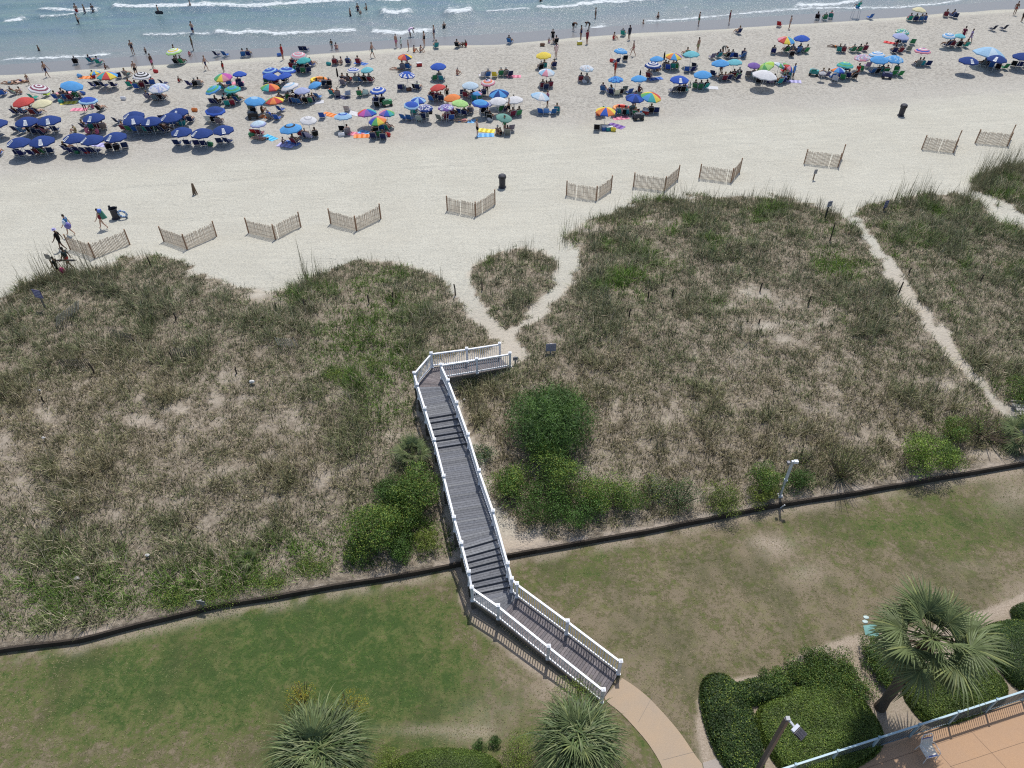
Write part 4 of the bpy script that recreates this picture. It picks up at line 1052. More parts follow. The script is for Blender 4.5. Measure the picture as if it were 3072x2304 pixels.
hedge(2462, 2176, 182, 122, .60, 'large smooth clipped hedge mound in front of the floodlight pole', HB, 52000, .065, .05, .36)
hedge(2196, 2165, 70, 140, .55, 'rough dark hedge strip on the left side of the smooth mound', HD, 26000, .075, .17, .12, 2.4)
hedge(2290, 2068, 95, 30, .5, 'narrow rough hedge following the mulch edge above the smooth mound', HD*1.1, 12000, .075, .17, .1, 2.2)
for a_, b_, r_, lab in ((2395,2020,50,'leftmost ragged hedge plant above the smooth mound'),(2455,1985,52,'topmost ragged hedge plant by the mulch edge'),(2520,2010,52,'ragged hedge plant right of the topmost one'),(2470,2055,50,'ragged hedge plant touching the smooth mound'),(2560,2062,50,'shaded ragged hedge plant left of the palm trunk'),(2625,1968,44,'ragged hedge plant by the mulch, nearest the lawn cloth'),(2665,2035,36,'dark ragged plant at the palm trunk'),(2330,2050,44,'low ragged plant at the top left of the smooth mound')):
    S('hedge_shrub', a_, b_, r_, .62, 6500, .07, np.array([.075,.135,.030]), lab, 'hedge', alt=YG*.7, altp=.25, lumps=12)
hedge(2875, 2062, 160, 74, .65, 'smooth clipped hedge mound between the palm and the fence', HB*.9, 32000, .065, .05, .33)  # leaf colour darkened slightly to carry the palm's shade
hedge(3085, 1955, 100, 105, .8, 'big clipped hedge right of the palm', HD*1.2, 24000, .055, .05, .2)
hedge(3110, 1850, 50, 50, .8, 'hedge corner beyond the big clipped hedge', HD*1.2, 8000, .06, .06, .2)
hedge(1336, 2300, 170, 58, .9, 'clipped rounded hedge between the two front palms', HB*1.1, 26000, .045, .035, 0, 2.2)

# weathered steps at the end of the right footpath
p = on_ground(3050, 1240); o = empty('wooden_steps', p, math.radians(-12)); tag(o, 'weathered wooden steps with grey rails at the footpath end', 'steps')
for k in range(3):
    m = MB(); m.box((.75, -.5*k+.35, .30+.14*k), (2.0, .26, .05), None, (.40,.38,.34)); m.build('tread', MAT['wood'], o)
m = MB(); m.beam((-.3,.6,.35), (1.9,.6,.6), .06, .14, (.33,.30,.26)); m.beam((-.2,-.75,.5), (1.9,-.75,.75), .06, .14, (.30,.28,.25)); m.build('rail', MAT['wood'], o)

# pale litter and shells caught in the grass
for i, (a, b, s, lab) in enumerate([(755,1145,.28,'white crumpled plastic bag in the grass left of the boardwalk'),(130,1313,.16,'small pale lump of litter in the brown left dune'),(230,1735,.22,'whitish scrap of litter above the wall on the left'),(118,1170,.14,'tiny white flower head beside a stake on the left'),(442,1665,.18,'pale scrap of litter low in the left dune'),(1393,1198,.12,'white scrap beside the right railing')]):
    p = on_ground(a, b, .2); m = MB(); m.ball((0,0,0), (s*.6, s*.4, s*.35), 9, 6, (.62,.60,.56))
    m.v = [(x+random.uniform(-.02,.02), y+random.uniform(-.02,.02), z+random.uniform(-.02,.02)) for x, y, z in m.v]
    tag(m.build('litter', MAT['plastic'], loc=p), lab, 'litter')
# ================================================================ people
SKIN = [(.42,.25,.17), (.50,.31,.22), (.34,.19,.12), (.22,.115,.07), (.13,.065,.04), (.46,.27,.19), (.55,.36,.27)]
HAIRC = [(.025,.018,.014), (.05,.03,.02), (.10,.06,.035), (.20,.14,.07), (.03,.02,.02), (.45,.43,.40)]
C_ = dict(navy=(.02,.03,.11), blue=(.04,.13,.42), sky=(.14,.38,.72), black=(.012,.012,.015), white=(.72,.72,.74), red=(.50,.03,.03), pink=(.62,.20,.28), orange=(.75,.22,.05), yellow=(.72,.58,.06),
          green=(.05,.24,.10), lime=(.40,.60,.06), teal=(.03,.30,.30), grey=(.20,.21,.23), tan=(.42,.31,.20), brown=(.16,.08,.045), lav=(.38,.36,.60), purple=(.15,.07,.30), maroon=(.20,.03,.05), aqua=(.15,.52,.60),
          beige=(.50,.46,.38), cyan=(.06,.42,.72), dark=(.03,.035,.05), cream=(.72,.66,.42), silver=(.45,.46,.48))
def skel(pose):
    """joint name -> (x, y, z, radius); the person faces +Y"""
    J = {}
    def put(**k): J.update(k)
    if pose in ('stand', 'walk', 'walkb', 'hips', 'carry', 'wade'):
        put(pelvis=(0,0,.93,.135), belly=(0,.005,1.06,.115), chest=(0,.0,1.28,.135), neck=(0,.0,1.47,.055), head=(0,.015,1.56,.078), crown=(0,.02,1.665,.088), top=(0,.01,1.74,.05))
        for s, n in ((-1,'l'), (1,'r')):
            put(**{n+'sho': (s*.175,0,1.41,.062), n+'hip': (s*.085,0,.88,.095)})
            st = {'walk': .26, 'walkb': -.26}.get(pose, 0)*s
            kz = .49; put(**{n+'kne': (s*.10, .03+st*.55, kz, .058), n+'ank': (s*.10, st-(.08 if st < 0 else 0), .085 if st >= 0 else .14, .036), n+'toe': (s*.11, st+.13-(.08 if st < 0 else 0), .03 if st >= 0 else .045, .028)})
            if pose == 'hips': put(**{n+'elb': (s*.36,-.06,1.16,.042), n+'wri': (s*.19,.06,1.02,.03), n+'han': (s*.14,.09,.99,.03)})
            elif pose == 'carry': put(**{n+'elb': (s*.25,-.02,1.13,.042), n+'wri': (s*.20,.22,1.10,.03), n+'han': (s*.16,.30,1.12,.03)})
            else: put(**{n+'elb': (s*.235,-st*.35,1.13,.042), n+'wri': (s*.25,.05-st*.8,.89,.03), n+'han': (s*.245,.08-st*.95,.82,.028)})
    elif pose == 'bend':
        put(pelvis=(0,-.12,.90,.135), belly=(0,.02,1.0,.115), chest=(0,.24,1.05,.135), neck=(0,.42,1.03,.055), head=(0,.50,.99,.078), crown=(0,.58,.95,.088), top=(0,.64,.92,.05))
        for s, n in ((-1,'l'), (1,'r')):
            put(**{n+'sho': (s*.17,.34,1.03,.06), n+'hip': (s*.09,-.10,.86,.095), n+'kne': (s*.10,.02,.48,.058), n+'ank': (s*.10,0,.085,.036), n+'toe': (s*.11,.13,.03,.028), n+'elb': (s*.19,.38,.78,.042), n+'wri': (s*.14,.45,.56,.03), n+'han': (s*.12,.48,.48,.028)})
    elif pose == 'sit':      # in a low beach chair
        put(pelvis=(0,-.16,.33,.135), belly=(0,-.25,.46,.12), chest=(0,-.36,.66,.135), neck=(0,-.42,.84,.055), head=(0,-.42,.92,.078), crown=(0,-.42,1.02,.088), top=(0,-.43,1.09,.05))
        for s, n in ((-1,'l'), (1,'r')):
            put(**{n+'sho': (s*.175,-.40,.79,.062), n+'hip': (s*.09,-.10,.33,.095), n+'kne': (s*.13,.32,.43,.06), n+'ank': (s*.13,.60,.09,.036), n+'toe': (s*.14,.70,.12,.028), n+'elb': (s*.28,-.30,.55,.042), n+'wri': (s*.27,-.06,.52,.03), n+'han': (s*.26,.02,.51,.028)})
    elif pose == 'ground':
        put(pelvis=(0,0,.13,.135), belly=(0,-.02,.27,.12), chest=(0,.03,.48,.135), neck=(0,.07,.66,.055), head=(0,.09,.74,.078), crown=(0,.11,.84,.088), top=(0,.11,.91,.05))
        for s, n in ((-1,'l'), (1,'r')):
            put(**{n+'sho': (s*.175,.06,.60,.062), n+'hip': (s*.10,.05,.12,.095), n+'kne': (s*.20,.38,.40,.058), n+'ank': (s*.14,.58,.07,.036), n+'toe': (s*.14,.70,.03,.028), n+'elb': (s*.25,.18,.42,.042), n+'wri': (s*.18,.36,.40,.03), n+'han': (s*.14,.43,.42,.028)})
    elif pose == 'lie':
        put(pelvis=(0,0,.14,.13), belly=(0,-.14,.13,.115), chest=(0,-.36,.14,.13), neck=(0,-.56,.12,.055), head=(0,-.66,.12,.078), crown=(0,-.76,.13,.088), top=(0,-.83,.12,.05))
        for s, n in ((-1,'l'), (1,'r')):
            put(**{n+'sho': (s*.18,-.48,.12,.06), n+'hip': (s*.09,.05,.12,.09), n+'kne': (s*.11,.45,.11+.12*(s > 0),.056), n+'ank': (s*.12,.86,.06,.036), n+'toe': (s*.14,.93,.10,.028), n+'elb': (s*.30,-.28,.07,.04), n+'wri': (s*.30,-.04,.06,.03), n+'han': (s*.30,.04,.05,.026)})
    return J
EDG = [('pelvis','belly'),('belly','chest'),('chest','neck'),('neck','head'),('head','crown'),('crown','top')]
for n in 'lr': EDG += [('chest',n+'sho'),(n+'sho',n+'elb'),(n+'elb',n+'wri'),(n+'wri',n+'han'),('pelvis',n+'hip'),(n+'hip',n+'kne'),(n+'kne',n+'ank'),(n+'ank',n+'toe')]
def body_meshes(pose, outfit):
    """returns meshes: body, swimwear or clothes, hair"""
    J = skel(pose); names = list(J); me = bpy.data.meshes.new('sk')
    me.from_pydata([J[k][:3] for k in names], [(names.index(a), names.index(b)) for a, b in EDG], [])
    ob = bpy.data.objects.new('sk', me); COL.objects.link(ob)
    md = ob.modifiers.new('s', 'SKIN'); ob.modifiers.new('u', 'SUBSURF').levels = 1; ob.modifiers['u'].render_levels = 1
    sv = me.skin_vertices[0].data
    for i, k in enumerate(names): r = J[k][3]; sv[i].radius = (r, r); sv[i].use_root = (k == 'pelvis')
    dg = bpy.context.evaluated_depsgraph_get(); ev = ob.evaluated_get(dg); em = ev.to_mesh()
    V = [v.co.copy() for v in em.vertices]; F = [tuple(p.vertices) for p in em.polygons]; NN = [v.normal.copy() for v in em.vertices]
    ev.to_mesh_clear(); bpy.data.objects.remove(ob); bpy.data.meshes.remove(me)
    def seg(c):
        best = None
        for a, b in EDG:
            A, B = Vector(J[a][:3]), Vector(J[b][:3]); d = B-A; t = max(0, min(1, (c-A).dot(d)/max(d.length_squared, 1e-9)))
            q = (c-A-d*t).length/((J[a][3]*(1-t)+J[b][3]*t)+.02)
            if best is None or q < best[0]: best = (q, a, b, t)
        return best
    cl, hr = [], []
    hd = Vector(J['crown'][:3]); up = (Vector(J['top'][:3])-Vector(J['head'][:3])).normalized()
    fwd = Vector((0, 1, 0)) if pose not in ('lie', 'bend') else (Vector((0, 0, 1)) if pose == 'lie' else Vector((0, .3, -1)).normalized())
    for f in F:
        c = sum((V[i] for i in f), Vector())/len(f); q, a, b, t = seg(c); seg_ = (a, b)
        if b in ('crown', 'top') or a in ('crown',):
            if (c-hd).dot(fwd) < .035 and (c-hd).dot(up) > -.075 or (c-hd).dot(up) > .035: hr.append(f)
            continue
        trunk = seg_ == ('belly', 'chest') or seg_ == ('chest', 'neck') and t < .45 or b.endswith('sho')
        low = seg_ == ('pelvis', 'belly') or b.endswith('hip')
        th = b.endswith('kne')
        if outfit == 'shorts': on = (low and not (seg_ == ('pelvis', 'belly') and t > .7)) or (th and t < .55)
        elif outfit == 'suit': on = low or (trunk and not b.endswith('sho') and t < .95) or (th and t < .02)
        elif outfit == 'bikini': on = (low and not (seg_ == ('pelvis', 'belly') and t > .35)) or (seg_ == ('belly', 'chest') and t > .68)
        elif outfit == 'top': on = trunk or (b.endswith('elb') and t < .5)
        elif outfit == 'shirt': on = trunk or low or (b.endswith('elb') and t < .5) or seg_ == ('pelvis', 'belly')
        else: on = trunk or low or (b.endswith('elb') and t < .5) or (th and t < .6)
        if on: cl.append(f)
    def sub(fs, off):
        idx = {}; vs = []; out = []
        for f in fs:
            g = []
            for i in f:
                if i not in idx: idx[i] = len(vs); vs.append(V[i]+NN[i]*off)
                g.append(idx[i])
            out.append(g)
        return vs, out
    m = MB(); m.v = [tuple(v) for v in V]; m.f = [list(f) for f in F]; m.c = [(1,1,1)]*len(F)
    # nose, ears, fingers and thumb
    nz = hd - up*.055 + fwd*.085
    m.tube([nz, nz-up*.03+fwd*.025], [.008, .015], 5)
    for s in (-1, 1): m.ball(hd-up*.05+Vector((s*.085, 0, 0)), (.012,.02,.03), 6, 4)
    for n, s in (('l', -1), ('r', 1)):
        h = Vector(J[n+'han'][:3]); w = Vector(J[n+'wri'][:3]); d = (h-w).normalized()
        x = d.cross(Vector((1,0,0)) if abs(d.x) < .8 else Vector((0,0,1))).normalized(); y = d.cross(x)
        for k, L in enumerate((.062, .074, .070, .054)):
            o = h + d*.012 + x*(k-1.5)*.018; m.tube([o, o+d*L*.6+y*.006, o+d*L+y*.022], [.009, .008, .006], 5)
        o = h - d*.02 + x*-.03; m.tube([o, o-x*.025+d*.03, o-x*.03+d*.055], [.010, .009, .007], 5)
    body = m.mesh('body', MAT['skin'], True)
    vs, fs = sub(cl, .014); c = MB(); c.v = [tuple(v) for v in vs]; c.f = fs; c.c = [(1,1,1)]*len(fs); cm = c.mesh('clothing', MAT['cloth'], True)
    vs, fs = sub(hr, .02); c = MB(); c.v = [tuple(v) for v in vs]; c.f = fs; c.c = [(1,1,1)]*len(fs); hm = c.mesh('hair', MAT['hair'], True)
    return body, cm, hm
_bm = {}
def person(pose, outfit, loc, rz, col, label, scale=1.0, skin=None, hair=None, hat=None, group=None):
    k = (pose, outfit)
    if k not in _bm: _bm[k] = body_meshes(*k)
    b, c, h = _bm[k]; sk = skin or random.choice(SKIN)
    o = link('person', b, loc=loc, rz=rz, color=sk); o.scale = (scale,)*3
    tag(o, label, 'person', group)
    link('clothing', c, o, color=tuple(q*random.uniform(.8, 1.2) for q in C_[col]))
    if hat:
        J = skel(pose); p = J['crown']; m = MB(); m.tube([(p[0], p[1], p[2]+.03), (p[0], p[1], p[2]+.035)], [.17, .17], 12); m.tube([(p[0], p[1], p[2]+.03), (p[0], p[1], p[2]+.13)], [.11, .095], 12)
        link('sun_hat', m.mesh('sun_hat', MAT['cloth']), o, color=C_[hat])
    else: link('hair', h, o, color=hair or random.choice(HAIRC))
    return o

# ================================================================ beach furniture (shared meshes)
def chair_meshes():
    f = MB(); g = (.55,.56,.58)
    for s in (-1, 1):
        x = s*.28
        f.tube([(x, .16, .27), (x, -.34, .19), (x, -.66, .80)], .013, 5, g)
        f.tube([(x, .14, .02), (x, .16, .27), (x, .05, .43), (x, -.46, .43)], .012, 5, g)
        f.tube([(x, -.50, .02), (x, -.12, .42)], .012, 5, g); f.tube([(x, .14, .02), (x, -.50, .02)], .012, 5, g)
        f.box((x, -.16, .445), (.05, .34, .022), None, (.30,.22,.14))
    for y, z in ((.16,.27), (-.66,.80), (-.50,.02), (.14,.02)): f.tube([(-.28, y, z), (.28, y, z)], .012, 5, g)
    fr = f.mesh('frame', MAT['metal'])
    s_ = MB(); n = 5
    def sheet(a, b, sag):
        P = []
        for i in range(n+1):
            t = i/n; q = Vector(a).lerp(Vector(b), t); q.z -= sag*math.sin(math.pi*t)
            P.append(q)
        for i in range(n):
            p, q = P[i], P[i+1]
            s_.add([(-.262, p.y, p.z), (.262, p.y, p.z), (.262, q.y, q.z), (-.262, q.y, q.z), (-.262, p.y, p.z-.012), (.262, p.y, p.z-.012), (.262, q.y, q.z-.012), (-.262, q.y, q.z-.012)], [(0,1,2,3),(7,6,5,4),(0,4,5,1),(2,6,7,3),(0,3,7,4),(1,5,6,2)])
    sheet((0, .15, .275), (0, -.32, .205), .03); seat = s_.mesh('seat', MAT['cloth'])
    s_ = MB(); sheet((0, -.34, .20), (0, -.65, .79), -.02); back = s_.mesh('backrest', MAT['cloth'])
    return fr, seat, back
CH = chair_meshes()
def chair(loc, rz, col, label, group, stripe=None):
    o = empty('beach_chair', loc, rz); tag(o, label, 'beach chair', group)
    c = tuple(q*random.uniform(.8, 1.2) for q in C_[col])
    link('frame', CH[0], o); link('seat', CH[1], o, color=c); link('backrest', CH[2], o, color=c); return o
def flat_towel(loc, rz, col, label, w=.8, l=1.6):
    m = MB(); n = 7; nx = 4
    k2 = tuple(min(1, c*1.3+.12) for c in C_[col])
    V = []
    for i in range(n+1):
        for j in range(nx+1):
            V.append(((j/nx-.5)*w+random.uniform(-.02, .02), (i/n-.5)*l+random.uniform(-.02, .02), .025+random.uniform(0, .03)))
    for i in range(n):
        for j in range(nx):
            a = i*(nx+1)+j; m.f.append([a, a+1, a+nx+2, a+nx+1]); m.c.append(C_[col] if (i % 2 or col in ('white',)) else k2)
    m.v = V
    return tag(m.build('beach_towel', MAT['fabric'], loc=loc, rz=rz), label, 'towel')
def bag(loc, rz, col, label, kind):
    m = MB(); c = C_[col]; s = random.uniform(.85, 1.15)
    if kind == 'cooler':
        o = empty('cooler', loc, rz); tag(o, label, 'cooler')
        m.box((0,0,.19), (.58,.34,.34), None, c); m.build('body', MAT['plastic'], o)
        m = MB(); m.box((0,0,.39), (.61,.37,.06), None, (.7,.7,.7)); m.build('lid', MAT['plastic'], o)
        m = MB(); m.tube([(-.31,0,.3), (-.36,0,.45), (.36,0,.45), (.31,0,.3)], .012, 5, (.5,.5,.5)); m.build('handle', MAT['plastic'], o); return o
    if kind == 'wagon':
        o = empty('beach_wagon', loc, rz); tag(o, label, 'beach wagon')
        m.box((0,0,.42), (.95,.5,.34), None, c); m.box((-.1,0,.62), (.5,.4,.12), None, tuple(q*.5+.1 for q in c)); m.build('body', MAT['cloth'] if False else MAT['plastic'], o)
        for x in (-.36, .36):
            for y in (-.26, .26):
                w = MB(); w.tube([(x, y-.04, .14), (x, y+.04, .14)], .14, 12, (.03,.03,.03)); w.build('wheel', MAT['plastic'], o)
        m = MB(); m.tube([(.47,0,.3), (.95,0,.62)], .015, 5, (.1,.1,.1)); m.build('handle', MAT['metal'], o); return o
    # tote bag: bulging trapezoid with two loops
    o = empty('beach_bag', loc, rz); tag(o, label, 'bag')
    m.add([(-.2*s,-.12,0), (.2*s,-.12,0), (.2*s,.12,0), (-.2*s,.12,0), (-.27*s,-.15,.2), (.27*s,-.15,.2), (.27*s,.15,.2), (-.27*s,.15,.2), (-.24*s,-.05,.36), (.24*s,-.05,.36), (.24*s,.05,.36), (-.24*s,.05,.36)],
          [(3,2,1,0),(0,1,5,4),(1,2,6,5),(2,3,7,6),(3,0,4,7),(4,5,9,8),(5,6,10,9),(6,7,11,10),(7,4,8,11),(8,9,10,11)], c); m.build('body', MAT['plastic'], o)
    m = MB()
    for y in (-.05, .05): m.tube([(-.1,y,.34), (-.07,y,.5), (.07,y,.5), (.1,y,.34)], .01, 5, (.6,.55,.45))
    m.build('strap', MAT['plastic'], o); return o
def ring_float(loc, r, cols, label):
    m = MB(); N = 24
    for k in range(N):
        a, b = 2*math.pi*k/N, 2*math.pi*(k+1)/N
        m.tube([(r*math.cos(a), r*.8*math.sin(a), .2), (r*math.cos(b), r*.8*math.sin(b), .2)], .17, 8, cols[k*len(cols)//N], cap=False)
    return tag(m.build('inflatable_ring', MAT['plastic'], loc=loc, smooth=True), label, 'inflatable')

# ================================================================ parasols
U_ = dict(C_); U_.update(nv=(.032,.068,.245), rb=(.05,.12,.48), rd=(.62,.05,.04), og=(.85,.25,.05), yl=(.85,.66,.07), gn=(.10,.42,.12), tq=(.04,.42,.42), mg=(.55,.08,.40), pp=(.20,.10,.42), wh=(.78,.78,.80), pk=(.75,.30,.38), lb=(.35,.58,.80), sb=(.07,.35,.75), pl=(.55,.70,.82), bk=(.02,.02,.025), gy=(.5,.5,.53), mr=(.25,.05,.10), lg=(.45,.75,.25), sg=(.15,.36,.30), pb=(.40,.45,.70), cr=(.75,.70,.45))
for _k in U_:
    if _k not in ('nv', 'rb'): U_[_k] = tuple(q*.88+.05 for q in U_[_k])
def canopy(style, R, H=.36):
    kind, cols = style.split(':'); cols = [U_[c] for c in cols.split(',')]
    n = 24; rings = 6; m = MB(); prof = []
    for j in range(rings+1):
        r = R*(j/rings); z = H*(1-(j/rings)**1.7)
        prof.append((r, z))
    ix = []
    for j, (r, z) in enumerate(prof):
        row = []
        for k in range(n):
            a = 2*math.pi*k/n; f = 1-(.045 if k % 3 else 0)*(j/rings); zz = z + (0.0 if k % 3 == 0 else .012)*(j/rings)
            row.append(len(m.v)); m.v.append((r*f*math.cos(a), r*f*math.sin(a), zz))
            if j == 0: row = [0]*n; break
        ix.append(row)
    for j in range(rings):
        for k in range(n):
            k2 = (k+1) % n
            pan = (k//3) % 8
            if kind == 's': c = cols[0]
            elif kind == 'w': c = cols[pan % len(cols)]
            elif kind == 'r': c = cols[j*len(cols)//rings]
            elif kind == 'f': c = cols[random.randrange(len(cols))]
            elif kind == 'v': c = cols[1] if j == 2 else cols[0]
            elif kind == 'e': c = cols[1] if j == rings-1 else cols[0]
            elif kind == 'd': c = cols[1] if (j in (3, 4) and k % 3 == 1) or j == 5 and k % 3 else cols[0]
            f = [ix[j][k], ix[j+1][k], ix[j+1][k2], ix[j][k2]]
            if j == 0: f = [0, ix[1][k], ix[1][k2]]
            m.f.append(f); m.c.append(tuple(q*(1.0 if pan % 2 else .95) for q in c))
    # short hanging edge
    base = len(m.v)
    for k in range(n):
        x, y, z = m.v[ix[rings][k]]; m.v.append((x*1.005, y*1.005, z-(.09 if k % 3 else .12)))
    for k in range(n):
        k2 = (k+1) % n; c = cols[(k//3) % 8 % len(cols)] if kind == 'w' else cols[-1] if kind in 're' else cols[0]
        m.f.append([ix[rings][k], base+k, base+k2, ix[rings][k2]]); m.c.append(c)
    return m
_poles = {}
def parasol(cr, cx, cy, w, style, desc, tilt=0.0, lean=0.0, zc=1.5, logo=False, az=None):
    ox, oy, sc = CROPS[cr]; px, py = ox+cx/sc, oy+cy/sc; wpx = w/sc
    z = 0.3
    for i in range(12):
        p = at(px, py, z+zc); z = .5*z+.5*terr(p.x, p.y)
    s = FPX/(p.y*CP-(z+zc-CAMZ)*SP); R = wpx/2/s
    zc = zc if R > .6 else 1.0
    o = empty('beach_umbrella', (p.x, p.y, z)); tag(o, desc, 'beach umbrella', 'beach umbrellas on the sand')
    hh = zc - .08
    key = round(hh, 2)
    if key not in _poles:
        m = MB(); m.tube([(0,0,-.2), (0,0,hh+.34)], .019, 6, (.70,.70,.70)); _poles[key] = m.mesh('pole', MAT['metal'])
    pm = link('pole', _poles[key], o)
    cn = link('canopy', canopy(style, R, .36*R/.9).mesh('canopy', MAT['fabric']), o, loc=(0, 0, hh-.04))
    cn.rotation_euler = Euler((math.radians(lean), math.radians(tilt), az if az is not None else random.uniform(0, .8)), 'XYZ')
    if cn.rotation_euler.x or cn.rotation_euler.y: cn.rotation_euler = (Euler((math.radians(lean), math.radians(tilt), 0)).to_matrix() @ Matrix.Rotation(random.uniform(0, .8), 3, 'Z')).to_euler()
    rb = MB()
    for k in range(8):
        a = 2*math.pi*k/8; rb.tube([(0,0,.30*R), (R*.5*math.cos(a), R*.5*math.sin(a), .24*R), (R*.97*math.cos(a), R*.97*math.sin(a), .0)], .006, 4, (.5,.5,.5), cap=False)
    link('ribs', rb.mesh('ribs', MAT['metal']), cn)
    if logo:
        lg = MB(); a0 = logo
        def on(r, a):
            t = r/R; return Vector((r*math.cos(a), r*math.sin(a), .36*R/.9*(1-t**1.7)+.03))
        q = [on(.42*R, a0-.26), on(.42*R, a0+.26), on(.96*R, a0+.17), on(.96*R, a0-.17)]
        lg.add(q, [(0,1,2,3)], (.70,.72,.70))
        ctr = sum(q, Vector())/4; u = (q[1]-q[0]).normalized(); v = (q[2]-q[1]).normalized(); nn = Vector((0,0,.012))
        for k in range(4):
            c = q[0].lerp(q[3], .2+.2*k).lerp(q[1].lerp(q[2], .2+.2*k), .5)
            for t in (-.09, 0, .08):
                e = c+u*t*R+nn; lg.add([e-u*.025*R-v*.04*R, e+u*.03*R-v*.04*R, e+u*.02*R+v*.045*R, e-u*.03*R+v*.03*R], [(0,1,2,3)], (.05,.09,.25))
        lp = link('logo_patch', lg.mesh('logo_patch', MAT['plastic']), cn)
        cn.rotation_euler = Euler((math.radians(lean), math.radians(tilt), 0))
    UMB.append((p.x, p.y - 0.25, desc)); return o
CROPS = {'A':(0,80,3.95),'B':(480,80,3.95),'C':(960,80,3.95),'D':(1440,80,3.95),'E':(1920,40,3.95),'F':(2400,0,3.2917),'T':(0,0,2.765),'U':(760,0,2.765),'V':(1520,0,2.765),'W':(2272,0,2.765),'L':(80,590,6.9125),'O':(0,0,1)}
UMB = []
